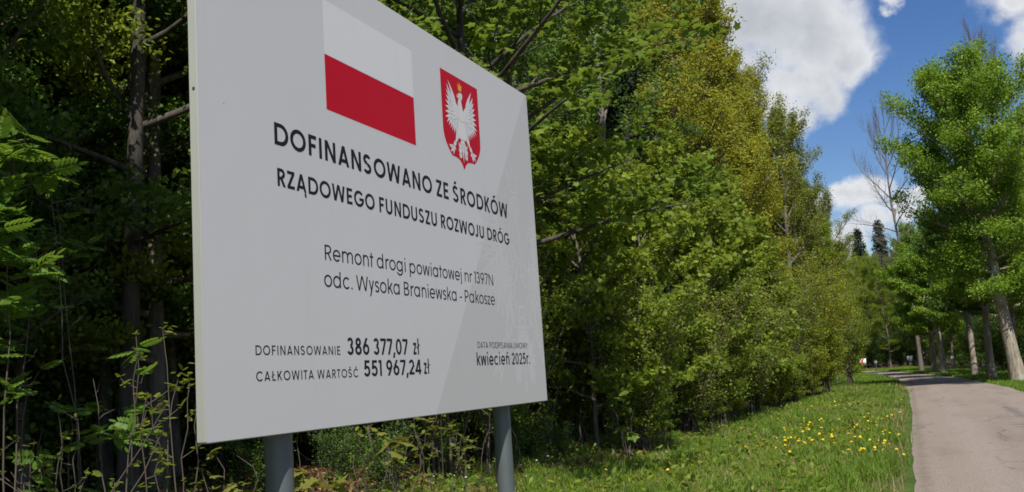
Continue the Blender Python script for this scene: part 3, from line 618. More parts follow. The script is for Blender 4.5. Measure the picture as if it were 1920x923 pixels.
# ------------------------------------------------------------------ near plants with leaves of their own
LEAF = {k: None for k in ()}
def leaf_mesh(nm, tpl, mat):
    mb = MB(); mb.add(tpl[0], tpl[1]); return mb.mesh(nm, M[mat], False)
LM = {'maple': leaf_mesh('maple_leaf', T_MAPLE, 'maple_near'), 'rowan': leaf_mesh('rowan_leaf', T_PINNATE, 'rowan_near'), 'oval': leaf_mesh('oval_leaf', T_OVAL, 'fresh_near'), 'tan': leaf_mesh('pale_maple_leaf', T_MAPLE, 'pale_near')}
def put_leaf(par, me, p, size, rng, up=1.0, tilt=.4, head=None):
    X_, Y_, Z_ = orient(rng, 1, up, tilt, None if head is None else np.array([head])); s = size
    o = bpy.data.objects.new('leaf', me); o.parent = par; COL.objects.link(o)
    o.matrix_local = Matrix(((X_[0, 0]*s, Y_[0, 0]*s, Z_[0, 0]*s, p[0]), (X_[0, 1]*s, Y_[0, 1]*s, Z_[0, 1]*s, p[1]), (X_[0, 2]*s, Y_[0, 2]*s, Z_[0, 2]*s, p[2]), (0, 0, 0, 1)))
def shoot(x, y, H, label, seed, leaf='oval', n=60, size=.06, stems=2, R=.6, name='sapling', cat='sapling', lean=(0, 0), z0=.25, group=None, tuft=4):
    g = np.random.default_rng(seed); o = empty(name, (x, y, float(ground_z(x, y)))); tag(o, label, cat, group); mb = MB(); tips = []
    for i in range(stems):
        a = g.uniform(0, 6.3); n_ = 8; sp = R*.35*(1 if stems > 1 else .3); pts = np.array([[lean[0]*H*(k/n_)**1.5+cos(a)*sp*(k/n_)+g.normal(0, .022), lean[1]*H*(k/n_)**1.5+sin(a)*sp*(k/n_)+g.normal(0, .012), H*g.uniform(.97, 1.0)*k/n_*(1-.1*i)] for k in range(n_+1)])
        pts[0] = (0, 0, -.1); mb.tube(pts, np.linspace(.009, .003, n_+1), 6); tips.append((pts[-1], pts[-1]-pts[-2]))
        nb = max(3, int(H*2.3))
        for j in range(nb):
            s = (z0+(1-z0)*(j+g.random())/nb)*n_; b = np.array([np.interp(s, range(n_+1), pts[:, c]) for c in range(3)]); az = g.uniform(0, 6.3); l = R*g.uniform(.3, .8)*(1.15-.6*s/n_); d = np.array([cos(az)*.85, sin(az)*.85, .42])
            m1 = b+d*l*.5+g.normal(0, .02, 3); e = b+d*l+[0, 0, .12*l]; mb.tube([b, m1, e], [.0042, .003, .002], 5); tips.append((e, d)); tips.append((m1, d))
    link(bpy.data.objects.new('stem', mb.mesh('young_plant_stem', M['stem'], True)), o)
    c = 0
    while c < n:
        p, d = tips[g.integers(len(tips))] if c >= len(tips)*tuft else tips[c // tuft % len(tips)]
        az = g.uniform(0, 6.3); hd = np.array([cos(az), sin(az), .3]); put_leaf(o, LM[leaf], p+g.normal(0, .012, 3), size*g.uniform(.6, 1.2), g, 1.0, .4, hd); c += 1
    return o
def build_near():
    # big-leaved maple behind the sign, its boughs reaching past the board
    g = np.random.default_rng(91)
    w, s, e = wood(g, 10.5, .105, 3.5, 4.0, 30, .05, 1.0, lambda t: .75+.35*sin(pi*t), 6, 4, wob=.3, thick=.5)
    x, y = X(938, 13.6), 13.6
    o = empty('maple_tree', (x, y, float(ground_z(x, y))), 0.0); tag(o, 'big-leaved maple whose boughs reach past the upper corner of the sign board', 'tree')
    link(bpy.data.objects.new('trunk', w.mesh('near_maple_trunk', M['bark_dark'], True)), o)
    mb, p = crown(g, s, e, 13000, .135, T_MAPLE_LO, .15, .35, 1.0, .45, mb=MB())
    c = link(bpy.data.objects.new('crown', mb.mesh('near_maple_crown', M['maple_near'])), o); c['kind'] = 'stuff'
    P2 = p[(p[:, 0] > -.2) & (p[:, 1] < 1.0)]; idx = g.choice(len(P2), 280, replace=False)
    for i in idx: put_leaf(o, LM['maple'], P2[i]+g.normal(0, .05, 3), g.uniform(.12, .19), g, 1.0, .45)
    # rowan at the edge of the picture
    def rowan(x, y, H, label, seed, n, R, lean=(0, 0)):
        return shoot(x, y, H, label, seed, 'rowan', n, .21, 3 if n > 100 else 2, R, 'rowan_bush', 'bush', lean, .62, tuft=4)
    rowan(X(12, 4.75), 4.75, 3.5, 'sunlit rowan with feathery leaves, tallest one by the picture edge', 101, 150, .62)
    rowan(X(228, 5.7), 5.7, 2.15, 'small rowan with a few feathery leaves in front of the dark wood', 102, 22, .45)
    rowan(-7.2, 6.9, 1.6, 'rowan seedling in deep shade low beside the forked sapling', 103, 22, .6)
    rowan(-7.4, 7.4, 4.1, 'taller rowan with high sprays inside the wood', 107, 40, 1.0)
    shoot(X(290, 5.4), 5.4, 2.0, 'forked sapling with pale leaf tufts beside the sign board edge', 111, 'oval', 110, .065, 2, .55)
    shoot(X(255, 6.4), 6.4, 2.25, 'upright thin sapling with small leaf tufts behind the forked one', 112, 'oval', 60, .06, 1, .4)
    shoot(X(60, 4.4), 4.4, 1.75, 'low arching sapling with pale shoots under the sunlit rowan', 113, 'oval', 80, .06, 3, .9, lean=(.25, .1))
    shoot(X(20, 4.9), 4.9, 2.1, 'sapling with round fresh leaves at the very edge of the picture', 114, 'oval', 70, .065, 2, .8)
    shoot(X(355, 6.0), 6.0, 2.3, 'sapling half hidden by the sign board side', 115, 'oval', 60, .055, 2, .5)
    shoot(X(200, 5.0), 5.0, 1.3, 'short leafy shoot low in front of the dark wood', 118, 'oval', 40, .055, 2, .5)
    shoot(X(100, 5.2), 5.2, 1.5, 'second short shoot beside the arching sapling', 119, 'oval', 40, .055, 2, .5)
    for k_, (px, y, H, n, lf, sz, lb) in enumerate(((40, 5.8, 1.5, 46, 'oval', .06, 'low spray of fresh leaves below the rowan'), (150, 6.6, 1.7, 44, 'oval', .06, 'thin twig with lit leaf pairs between the arching and the forked sapling'), (330, 6.8, 1.9, 50, 'oval', .06, 'leafy shoot close to the board side, lit at its tip'),
                                    (90, 6.0, 1.25, 20, 'rowan', .17, 'rowan seedling low under the picture-edge rowan'), (230, 6.2, 1.0, 18, 'rowan', .16, 'rowan seedling at the foot of the forked sapling'), (450, 7.4, 1.2, 22, 'tan', .12, 'yellowish maple seedling before the thick post'), (570, 8.2, 1.4, 24, 'tan', .12, 'taller yellowish maple seedling right behind the thick post'))):
        shoot(X(px, y), y, H, lb, 140+k_, lf, n, sz, 2, .5, 'seedling', 'seedling')
    # seedlings seen under the board
    shoot(X(610, 7.0), 7.0, 1.15, 'yellowish maple seedling beside the thick post under the board', 121, 'tan', 34, .15, 3, .6, 'maple_seedling', 'seedling')
    shoot(X(735, 7.6), 7.6, 1.30, 'maple seedling under the middle of the board', 122, 'tan', 26, .13, 2, .6, 'maple_seedling', 'seedling')
    shoot(X(420, 6.2), 6.2, 1.25, 'small-leaved shoot under the near corner of the board', 123, 'oval', 50, .055, 2, .5, 'seedling', 'seedling')
    shoot(X(690, 8.6), 8.6, 1.35, 'thin bushy seedling between the two posts', 124, 'oval', 80, .06, 4, .7, 'seedling', 'seedling')
    shoot(X(820, 10.0), 10.0, 1.45, 'bright green seedling left of the far post under the board', 125, 'oval', 150, .075, 5, .8, 'seedling', 'seedling')
    shoot(X(880, 10.6), 10.6, 1.4, 'green seedling close beside the far post', 126, 'oval', 130, .07, 5, .7, 'seedling', 'seedling')
    shoot(X(760, 11.5), 11.5, 1.2, 'seedling in the shade far under the board', 127, 'tan', 50, .12, 4, .9, 'maple_seedling', 'seedling')
    shoot(X(1165, 19), 19.0, 1.3, 'small maple seedling with lit leaves at the foot of the thicket', 128, 'maple', 46, .17, 4, .7, 'maple_seedling', 'seedling')
    shoot(X(1235, 21), 21.0, 1.6, 'maple seedling rising from the shaded bank by the grass', 129, 'maple', 50, .17, 4, .8, 'maple_seedling', 'seedling')
    gg = random.Random(5)
    for i in range(7):
        px_, y = ((500, 12.5), (640, 14.5), (820, 15.5), (935, 16.5), (985, 17.5), (720, 13.2), (1045, 18.5))[i]; x = X(px_, y)
        plant('low_bush', x, y, 'low green bush at the shaded foot of the wood ' + ['behind the near post', 'between the two posts', 'just before the far post', 'behind the far post', 'beyond the far post', 'behind the yellowish seedling', 'below the far board edge'][i], 'bush', 'bush', 'low bushes behind the sign posts', gg.uniform(.35, .55))
build_near()

# ------------------------------------------------------------------ flowers
def build_flowers():
    mb = MB(); n = 18
    for ring, (r, h) in enumerate(((.022, .004), (.015, .010), (.008, .014))):
        a = np.arange(n)*2*pi/n+ring*.2; v = [(0, 0, h)]+[(cos(t)*r*(1 if i % 2 else .72), sin(t)*r*(1 if i % 2 else .72), h-.004*(1 if i % 2 else 0)) for i, t in enumerate(a)]
        mb.add(v, [(0, i+1, (i+1) % n+1) for i in range(n)])
    mb.add([(0, 0, .0), (.010, 0, 0), (-.005, .009, 0), (-.005, -.009, 0)], [(0, 1, 2), (0, 2, 3), (0, 3, 1)])
    ym = plain('dandelion_yellow', (.78, .58, .02), .7, var=.1, scale=80); head = mb.mesh('dandelion_head', ym)
    sb = MB(); sb.tube([(0, 0, -.22), (.004, .0, -.1), (0, 0, 0)], [.003, .003, .003], 5); sm = sb.mesh('dandelion_stem', M['grass'])
    g = np.random.default_rng(33); k = 0
    def put(x, y, h, sc, name, label, cat, group, hm, smh):
        o = empty(name, (x, y, float(ground_z(x, y))+h), g.uniform(0, 6.3), sc); o.rotation_euler = (g.uniform(-.35, .35)+.35, g.uniform(-.3, .3), g.uniform(0, 6.3)); tag(o, label, cat, group)
        link(bpy.data.objects.new('flower_head', hm), o); link(bpy.data.objects.new('stem', smh), o)
    for i in range(190):
        if i < 145:
            if i % 6 == 0: cy_, cx_ = 15.0+10*g.random(), -.5-1.9*g.random()
            y = cy_+g.normal(0, .7); x = min(-.2, cx_+g.normal(0, .28))
        elif i < 170: y = g.uniform(22, 36); x = -g.uniform(.3, 3.2)
        else: y = g.uniform(14, 30); x = -g.uniform(2, 6)
        put(x, y, g.uniform(.17, .28), g.uniform(.9, 1.45), 'dandelion', 'yellow dandelion flower in the verge grass beside the road', 'flower', 'dandelions on the verge', head, sm)
    wb = MB(); a = np.arange(10)*2*pi/10
    for t in a[::2]:
        c, s_ = cos(t), sin(t); q = np.array([(0, 0, 0), (.010, .004, .002), (.016, 0, .003), (.010, -.004, .002)]); R = np.array([[c, s_, 0], [-s_, c, 0], [0, 0, 1]]); wb.add(q @ R, [(0, 1, 2), (0, 2, 3)])
    wm = plain('white_petal', (.8, .8, .78), .7, var=.05); wh = wb.mesh('white_flower_head', wm)
    for i in range(70):
        y = g.uniform(13.2, 20); x = -6.4+g.normal(0, .6) if i < 55 else -g.uniform(4.5, 6.5)
        put(x, y, g.uniform(.14, .3), g.uniform(1.0, 1.5), 'stitchwort', 'tiny white star flower at the foot of the wood', 'flower', 'white flowers at the foot of the wood', wh, sm)
build_flowers()

# ------------------------------------------------------------------ the information board
BU, BV = 1.9384, 1.2                       # width and height of the board
BX, BY, BZ, BA = -1.322, 1.6278, EYE-.0867, rad(.91)
# local frame: x along the board away from the camera, y = out of the face towards the road, z up
board = empty('information_board', (BX, BY, 0)); board.matrix_world = Matrix(((sin(BA), cos(BA), 0, BX), (cos(BA), -sin(BA), 0, BY), (0, 0, -1, 0), (0, 0, 0, 1)))
board.matrix_world = Matrix.Translation((BX, BY, 0)) @ Matrix.Rotation(pi/2-BA, 4, 'Z')
# with this rotation local +x runs up the road and local -y faces the road
tag(board, 'large pale grey information board with flag, eagle shield and Polish text on two galvanised posts', 'sign')
def face_mat(name, col, rough=.55):
    m, t, b = new_mat(name); tc = t.new('ShaderNodeTexCoord').outputs['Object']
    n = t.noise(tc, 2.0, 5, .6); f = t.noise(tc, 420, 2, .5)
    c = t.mix(n, tuple(x*.965 for x in col), tuple(min(1, x*1.03) for x in col)); c = t.mix(t.math('MULTIPLY', t.smooth(f, .62, .8), .12), c, tuple(x*.6 for x in col))
    # rain streaks and road dust: long vertical runs, denser near the lower edge
    st = t.noise(t.new('ShaderNodeMapping', inp={'Vector': tc, 'Scale': (22, 1, .9)}).outputs[0], 1.0, 5, .7)
    sp = t.new('ShaderNodeSeparateXYZ', inp={0: tc}); low = t.math('MULTIPLY', t.smooth(sp.outputs[2], 1.9, 1.5), .10)
    c = t.mix(t.math('ADD', t.math('MULTIPLY', t.smooth(st, .52, .75), .10), low), c, tuple(x*.72 for x in (col[0], col[1]*.98, col[2]*.92)))
    t.l.new(c, b.inputs['Base Color']); b.inputs['Roughness'].default_value = rough; b.inputs['Specular IOR Level'].default_value = .12
    return m
MF = face_mat('matt_white_print', (.515, .52, .525)); MD = face_mat('pale_grey_print', (.455, .46, .455)); MWH = face_mat('white_print', (.60, .61, .62)); MRED = face_mat('red_print', (.44, .004, .016)); MBLK = face_mat('black_print', (.012, .013, .016))
MALU = plain('painted_frame', (.30, .31, .285), .5, .0, .08, 6); MEAG = face_mat('eagle_white', (.60, .60, .60)); MEAGL = face_mat('eagle_grey_line', (.27, .27, .29)); MGOLD = face_mat('crown_gold', (.62, .33, .03)); MWM = face_mat('watermark_line', (.512, .517, .517))
MZ = plain('galvanised_steel', (.10, .118, .122), .45, .30, .30, 9)
MSC = plain('screw_metal', (.12, .12, .11), .5, .8)
D = .021
pb = MB(); r_ = .012
def rounded(u0, v0, u1, v1, r, k=5):
    out = []
    for cx, cy, a0 in ((u1-r, v0+r, -90), (u1-r, v1-r, 0), (u0+r, v1-r, 90), (u0+r, v0+r, 180)):
        out += [(cx+r*cos(rad(a0+90*i/k)), cy+r*sin(rad(a0+90*i/k))) for i in range(k+1)]
    return out
# frame profile round the panel: outer edge faces, a 2 mm lip and the back
out = np.array(rounded(0, 0, BU, BV, .006)); n = len(out)
fb = MB(); ring = lambda o, y: [(u, y, BZ+v) for u, v in o]
ins = np.array(rounded(.0022, .0022, BU-.0022, BV-.0022, .005))
v = np.array(ring(out, D)+ring(out, .0012)+ring(out*1, 0.0)+ring(ins, -.0006)); q = []
for a in range(3): q += [(a*n+i, a*n+(i+1) % n, (a+1)*n+(i+1) % n, (a+1)*n+i) for i in range(n)]
fb.add(v, q); fb.add([(0.004, D-.001, BZ+.004), (BU-.004, D-.001, BZ+.004), (BU-.004, D-.001, BZ+BV-.004), (.004, D-.001, BZ+BV-.004)], [(0, 1, 2, 3)])
fb.build('edge_frame', MALU, board)
def flat(name, polys, mat, y, label=None, parent=board, step=0.0):
    mb = MB()
    for i, p in enumerate(polys):
        p = np.asarray(p, float); yy = y-step*i
        if len(p) == 4: mb.add([(a, yy, BZ+b) for a, b in p], [(0, 1, 2, 3)])
        else:
            mb.add([(a, yy, BZ+b) for a, b in p], [tuple(range(len(p)))])
    o = mb.build(name, mat, parent)
    if label: o['label'] = label
    return o
flat('face_panel', [rounded(.0022, .0022, BU-.0022, BV-.0022, .005)], MF, -.0006, 'pale grey matt face')
flat('grey_field', [[(1.0102, .0024), (BU-.0024, .0024), (BU-.0024, BV-.0024), (1.938, BV-.0024), (1.0102+.754*1.17, 1.17)]], MD, -.00075, 'slightly darker slanting field with the watermark')
flag = flat('flag_print', [[(.4903, .9545), (.9735, .9545), (.9735, 1.1045), (.4903, 1.1045)]], MWH, -.00085, 'white upper half of the printed flag')
flat('flag_red_band', [[(.4903, .8065), (.9735, .8065), (.9735, .9555), (.4903, .9555)]], MRED, -.00085, 'red lower half of the printed flag')
# shield outline
sx, sw, sy0 = 1.1672, .2875, .789
def shield_pts():
    pts = [(0, 1.098), (0, .42)]
    for a in np.linspace(0, 1, 9)[1:]: pts.append((.0+.20*a**1.6*1.0, .42-.30*a**.75))     # side sweeps in
    for a in np.linspace(0, 1, 7)[1:]: pts.append((.20+.30*a, .12-.02*sin(pi*a)*-1*.8-.045*a-.075*a**6))
    L = pts; Rr = [(1-x, y) for x, y in L[::-1]]
    return [(sx+x*sw, sy0+y*sw) for x, y in (L+Rr[1:])][::-1]
shield = flat('shield_emblem', [shield_pts()], MRED, -.00085, 'red shield with a crowned white eagle')

def petal(p0, p1, w, k=7, bend=0.0, blunt=.5):
    p0 = np.array(p0, float); p1 = np.array(p1, float); d = p1-p0; L = np.hypot(*d); n = np.array([-d[1], d[0]])/L; t = np.linspace(0, 1, k)
    wd = w*np.sin(pi*np.clip(t*.93+.05, 0, 1)**blunt)*.5; c = p0+d*t[:, None]+n*(bend*L*np.sin(pi*t))[:, None]
    return np.vstack([c+n*wd[:, None], (c-n*wd[:, None])[::-1]])
def eagle():
    P = []      # white shapes in shield units, drawn back to front
    def mir(p): q = np.array(p, float).copy(); q[:, 0] = 1-q[:, 0]; return q[::-1]
    wing = []
    for i in range(7):      # long lower flight feathers
        a = i/6; wing.append(petal((.37-.05*a, .62+.02*a), (.40-.29*a**.9, .37+.12*a**1.3), .062, bend=-.04))
    for i in range(7):      # outer feathers up to the wing tip
        a = i/6; wing.append(petal((.33-.02*a, .66+.10*a), (.075+.075*a**1.4, .55+.40*a), .068, bend=.05))
    for i in range(6):
        a = i/5; wing.append(petal((.38-.10*a, .63+.15*a), (.22-.015*a, .56+.32*a), .06, bend=.06))
    wing.append(petal((.36, .60), (.19, 1.0), .095, bend=-.09)); wing.append(petal((.44, .55), (.29, .82), .11, bend=-.10))
    for w in wing: P += [w, mir(w)]
    for s, e_, w in (((.5, .45), (.5, .09), .07), ((.5, .40), (.43, .13), .06), ((.5, .36), (.38, .20), .05), ((.46, .30), (.40, .12), .045)):   # tail
        P.append(petal(s, e_, w)); P.append(mir(petal(s, e_, w)))
    for y, r in ((.30, .085), (.235, .09), (.175, .075)):     # curled tail plumes
        a = np.linspace(-.2, 3.3, 8); c = np.stack([.5-.075+r*.8*np.cos(a)*.6, y-r*.6*np.sin(a)], 1); ci = np.stack([.5-.075+r*.45*np.cos(a)*.6, y-r*.3*np.sin(a)], 1); s = np.vstack([c, ci[::-1]]); P += [s, mir(s)]
    leg = [petal((.42, .48), (.30, .27), .085), petal((.31, .30), (.235, .225), .05)]
    for tx, ty in ((.13, .24), (.16, .165), (.23, .14), (.30, .20)): leg.append(petal((.245, .235), (tx, ty), .042, bend=.1))
    for l in leg: P += [l, mir(l)]
    P.append(petal((.5, .36), (.5, .74), .25, 9)); P.append(petal((.52, .58), (.50, .93), .15, 9, .10)); P.append(petal((.545, .875), (.445, .905), .085, 7)); P.append(petal((.47, .905), (.405, .855), .035, 6, .2))
    return P
EG = eagle(); to = lambda p: [(sx+x*sw, sy0+y*sw) for x, y in p]
def grow_poly(p, k=.011):
    c = p.mean(0); d = p-c; L = np.linalg.norm(d, axis=1)[:, None]; return c+d*(1+k/np.maximum(L, .01))
eg = MB(); es = MB()
for i, p in enumerate(EG):
    a = np.array(to(p)); b = np.array(to(grow_poly(p, .007)))
    h = len(p)//2; qf = [(j, j+1, len(p)-2-j, len(p)-1-j) for j in range(h-1)]
    es.add([(u, -.00090-i*3e-6, BZ+v) for u, v in b], qf); eg.add([(u, -.00090-i*3e-6-1.5e-6, BZ+v) for u, v in a], qf)
es.build('eagle_outline', MEAGL, shield); eg.build('eagle', MEAG, shield)  # printed grey outline behind each white shape
cr = MB(); cp = [(.455, .945), (.435, 1.035), (.468, .995), (.490, 1.055), (.515, .998), (.548, 1.035), (.535, .945)]
cr.add([(u, -.00125, BZ+v) for u, v in to(cp)], [(0, 1, 2), (0, 2, 6), (2, 4, 6), (2, 3, 4), (4, 5, 6)]); bk = petal((.43, .885), (.385, .86), .03, 5); cr.add([(u, -.00125, BZ+v) for u, v in to(bk)], [(j, j+1, 8-j, 9-j) for j in range(4)]); cr.build('crown_emblem', MGOLD, shield)
# the same eagle as a large pale outline, cut off by the board's edge
wm = MB(); S, cx0, y0_ = .86, 1.735, -.035; hw = .0022; cnt = 0
def ribbon(mb, a, b, w, y):
    d = b-a; L = np.hypot(*d)
    if L < 1e-6: return
    n_ = np.array([-d[1], d[0]])/L*w; mb.add([(q_[0], y, BZ+q_[1]) for q_ in (a-n_, b-n_, b+n_, a+n_)], [(0, 1, 2, 3)])
for p in EG+[np.array(cp)]:
    for sc_ in ((1.0, .55) if len(p) > 10 else (1.0,)):
        c = p.mean(0); w_ = np.array([(cx0+(x-.5)*S, y0_+y*S) for x, y in (c+(p-c)*sc_)])
        for j in range(len(w_)):
            a, b = w_[j], w_[(j+1) % len(w_)]
            if max(a[0], b[0]) > BU-.004 or min(a[1], b[1]) < .004: continue
            ribbon(wm, a, b, hw, -.00082-(cnt % 60)*1e-6); cnt += 1
wm.build('watermark_eagle', MWM, board)

# ---- lettering: a geometric one-weight alphabet drawn as strokes (cap height = 1)
def glyphs(w):
    c = w/2; X7 = .775                                   # x-height
    G = {}
    def V(x, y0, y1): return [(x-c, y0), (x+c, y0), (x+c, y1), (x-c, y1)]
    def Hh(x0, x1, y): k = c*.92; return [(x0, y-k), (x1, y-k), (x1, y+k), (x0, y+k)]
    def DG(x0, y0, x1, y1, k=1.0): h = c*k*math.hypot(x1-x0, y1-y0)/abs(y1-y0); return [(x0-h, y0), (x0+h, y0), (x1+h, y1), (x1-h, y1)]
    def A(cx, cy, rx, ry, a0, a1, n=22):
        """ring segment between the outer ellipse (rx, ry) and one stroke weight inside it"""
        out = []; t = np.radians(np.linspace(a0, a1, n)); o_ = np.stack([cx+rx*np.cos(t), cy+ry*np.sin(t)], 1); i_ = np.stack([cx+(rx-w)*np.cos(t), cy+(ry-w*.94)*np.sin(t)], 1)
        for k in range(n-1): out.append([tuple(o_[k]), tuple(o_[k+1]), tuple(i_[k+1]), tuple(i_[k])])
        return out
    def dot(x, y, r=None):
        r = r or c*1.15; t = np.linspace(0, 2*pi, 13)[:-1]; return [[(x+r*cos(a), y+r*sin(a)) for a in t]]
    def add(ch, adv, *ps):
        L = []
        for p in ps:
            if len(p) and isinstance(p[0], list): L += p
            else: L.append(p)
        G[ch] = (adv, L)
    s = .10; O = 1.06; o = .012
    oA = lambda a0=0, a1=360: A(s*.6+O/2, .5, O/2, .5+o, a0, a1, 33)
    add('O', O+s*1.2, oA()); add('C', .98+s*.9, oA(42, 318)); add('G', 1.02+s*1.2, oA(42, 355), Hh(s*.6+.56, s*.6+O-.01, .47))
    add('D', .93+s, V(s+c, 0, 1), Hh(s+w, .40+s, 1-c*.92), Hh(s+w, .40+s, c*.92), A(.40+s, .5, .50, .5, -90, 90))
    add('F', .62+s, V(s+c, 0, 1), Hh(s+w, s+.56, 1-c*.92), Hh(s+w, s+.50, .50)); add('E', .66+s, V(s+c, 0, 1), Hh(s+w, s+.57, 1-c*.92), Hh(s+w, s+.52, .505), Hh(s+w, s+.57, c*.92))
    add('I', w+2*s, V(s+c, 0, 1)); add('N', .80+2*s, V(s+c, 0, 1), V(s+.80-c, 0, 1), DG(s+.80-c*1.15, 0, s+c*1.15, 1, .95))
    a_ = [DG(.06+c, 0, .49, 1), DG(.92-c, 0, .49, 1), Hh(.25, .73, .255)]; add('A', .98, *a_)
    tail = A(.88, -.14, .14, .15, 100, 290, 9); add('Ą', .98, *(a_+[tail]))
    add('S', .76+s, A(.06+.33, .735, .325, .265+o, 25, 270, 18), A(.06+.33, .275, .345, .275+o, -155, 90, 18))
    G['Ś'] = (G['S'][0], G['S'][1]+[DG(.34, 1.10, .46, 1.28)])
    add('W', 1.36, DG(.32, 0, .04+c, 1), DG(.34, 0, .66, 1), DG(1.0, 0, .68, 1), DG(1.02, 0, 1.30-c, 1))
    add('Z', .74, Hh(.06, .68, 1-c*.92), Hh(.06, .68, c*.92), DG(.06+c*1.3, w*.9, .68-c*1.3, 1-w*.9))
    add('R', .72+s, V(s+c, 0, 1), Hh(s+w, s+.36, 1-c*.92), Hh(s+w, s+.36, .46), A(s+.34, .72, .29, .28, -90, 90, 14), DG(s+.57, 0, s+.32, .44))
    add('K', .76+s, V(s+c, 0, 1), DG(s+w*.9, .40, s+.60, 1), DG(s+.62, 0, s+.27, .56)); G['Ó'] = (G['O'][0], G['O'][1]+[DG(.55, 1.10, .69, 1.28)]); G['Ć'] = (G['C'][0], G['C'][1]+[DG(.55, 1.10, .69, 1.28)])
    add('U', .80+2*s, V(s+c, .36, 1), V(s+.78-c, .36, 1), A(s+.39, .37, .39, .37+o, 180, 360, 16)); add('J', .60, V(.50-c, .30, 1), A(.25, .28, .25, .28+o, 200, 360, 12))
    add('L', .56+s, V(s+c, 0, 1), Hh(s+w, s+.50, c*.92)); G['Ł'] = (.60+s, [V(s+.04+c, 0, 1), Hh(s+.04+w, s+.54, c*.92), DG(s-.06, .42, s+.34, .66, .55)])
    add('T', .68, V(.34, 0, 1-w*.9), Hh(.03, .65, 1-c*.92)); add('P', .68+s, V(s+c, 0, 1), Hh(s+w, s+.34, 1-c*.92), Hh(s+w, s+.34, .42), A(s+.32, .70, .30, .30, -90, 90, 14))
    add('Y', .80, V(.40, 0, .45), DG(.40, .42, .06+c, 1), DG(.40, .42, .74-c, 1)); add('M', 1.0+2*s, V(s+c, 0, 1), V(s+1.0-c, 0, 1), DG(s+.5, .12, s+c*1.15, 1), DG(s+.5, .12, s+1.0-c*1.15, 1))
    add('B', .74+s, V(s+c, 0, 1), Hh(s+w, s+.36, 1-c*.92), Hh(s+w, s+.38, .52), Hh(s+w, s+.38, c*.92), A(s+.34, .755, .26, .245, -90, 90, 12), A(s+.36, .275, .29, .275, -90, 90, 12))
    # lower case: round bowl of width .72
    b = .76; r = b/2; cy = X7/2; bowl = lambda x, a0=0, a1=360: A(x+r, cy, r, cy+o, a0, a1, 26); q = .05
    add('o', b+2*q, bowl(q)); add('c', b+q*1.2, bowl(q, 44, 316)); add('e', b+2*q, bowl(q, 12-12, 318), Hh(q+w*.7, q+b-.01, cy-.01))
    add('a', b+2*s, bowl(q), V(q+b-c, 0, X7)); add('d', b+2*s, bowl(q), V(q+b-c, 0, 1.06)); add('p', b+2*s, bowl(s), V(s+c, -.30, X7)); add('b', b+2*s, bowl(s), V(s+c, 0, 1.06))
    add('g', b+2*s, bowl(q), V(q+b-c, -.02, X7), A(q+r, -.02, r, .30, 195, 360, 14))
    add('r', .40+s, V(s+c, 0, X7), A(s+.34, X7-.34, .34, .345, 75, 180, 8)); nn = lambda x: [V(x+c, 0, X7), V(x+.62-c, 0, X7-.31), ]+A(x+.31, X7-.32, .31, .33, 0, 180, 14)
    add('n', .62+2*s, *nn(s)); G['ń'] = (.62+2*s, nn(s)+[DG(.34, .90, .46, 1.08)]); add('m', 1.12+2*s, *(nn(s)+[V(s+1.12-c-.02, 0, X7-.31)]+A(s+.60-w*.5+.28, X7-.32, .30, .33, 0, 180, 14)))
    add('i', w+2*s, V(s+c, 0, X7), dot(s+c, 1.0)); add('j', w+2*s, V(s+c, -.12, X7), dot(s+c, 1.0), A(s+c-.16, -.12, .16+c, .19, 290, 360, 6)); add('k', .60+s, V(s+c, 0, 1.06), DG(s+w*.9, .30, s+.50, X7), DG(s+.53, 0, s+.24, .46))
    add('t', .44, V(.20, 0, 1.0), Hh(.02, .42, X7-c)); add('s', .58, A(.06+.235, X7*.735, .235, X7*.265+o, 20, 270, 14), A(.06+.235, X7*.275, .245, X7*.275+o, -155, 90, 14))
    add('z', .56, Hh(.05, .51, X7-c*.92), Hh(.05, .51, c*.92), DG(.05+c*1.3, w*.9, .51-c*1.3, X7-w*.9)); add('w', 1.02, DG(.26, 0, .04+c, X7), DG(.27, 0, .50, X7), DG(.74, 0, .51, X7), DG(.75, 0, .97-c, X7))
    add('y', .64, DG(.32, 0, .04+c, X7), DG(.17, -.32, .60-c, X7)); G['ł'] = (w+2*s+.10, [V(s+.05+c, 0, 1.06), DG(s-.07, .42, s+w+.16, .66, .6)]); add('l', w+2*s, V(s+c, 0, 1.06))
    # figures
    add('0', .74, A(.37, .5, .32, .5+o, 0, 360, 30)); add('1', .36, V(.25, 0, 1), Hh(.04, .25, 1-c*.92)); add('3', .70, A(.33, .74, .27, .26+o, -90, 160, 16), A(.33, .275, .30, .275+o, -160, 90, 16))
    add('8', .74, A(.37, .745, .26, .255+o, 0, 360, 24), A(.37, .27, .31, .275+o, 0, 360, 26)); add('6', .72, A(.36, .32, .31, .33, 0, 360, 26), DG(.115, .40, .44, 1)); add('9', .72, A(.36, .68, .31, .33, 0, 360, 26), DG(.28, 0, .605, .60))
    add('7', .66, Hh(.04, .62, 1-c*.92), DG(.22, 0, .58-c*.4, 1-w*.9)); add('5', .70, Hh(.12, .60, 1-c*.92), DG(.10+c, .45, .13+c, 1), A(.33, .33, .31, .34, -155, 150, 20)); add('2', .68, Hh(.05, .63, c*.92), A(.33, .70, .29, .31, -15, 165, 14), DG(.10+c, w*.9, .57, .62))
    add('4', .74, V(.54, 0, 1), Hh(.04, .72, .24), DG(.07+c, .27, .50, 1)); add(',', .26, DG(.07, -.20, .15, .13)); add('.', .28, dot(.14, c*1.15)); add(':', .28, dot(.14, c*1.15), dot(.14, .62)); add('-', .46, Hh(.06, .40, .36)); add(' ', .30)
    return G
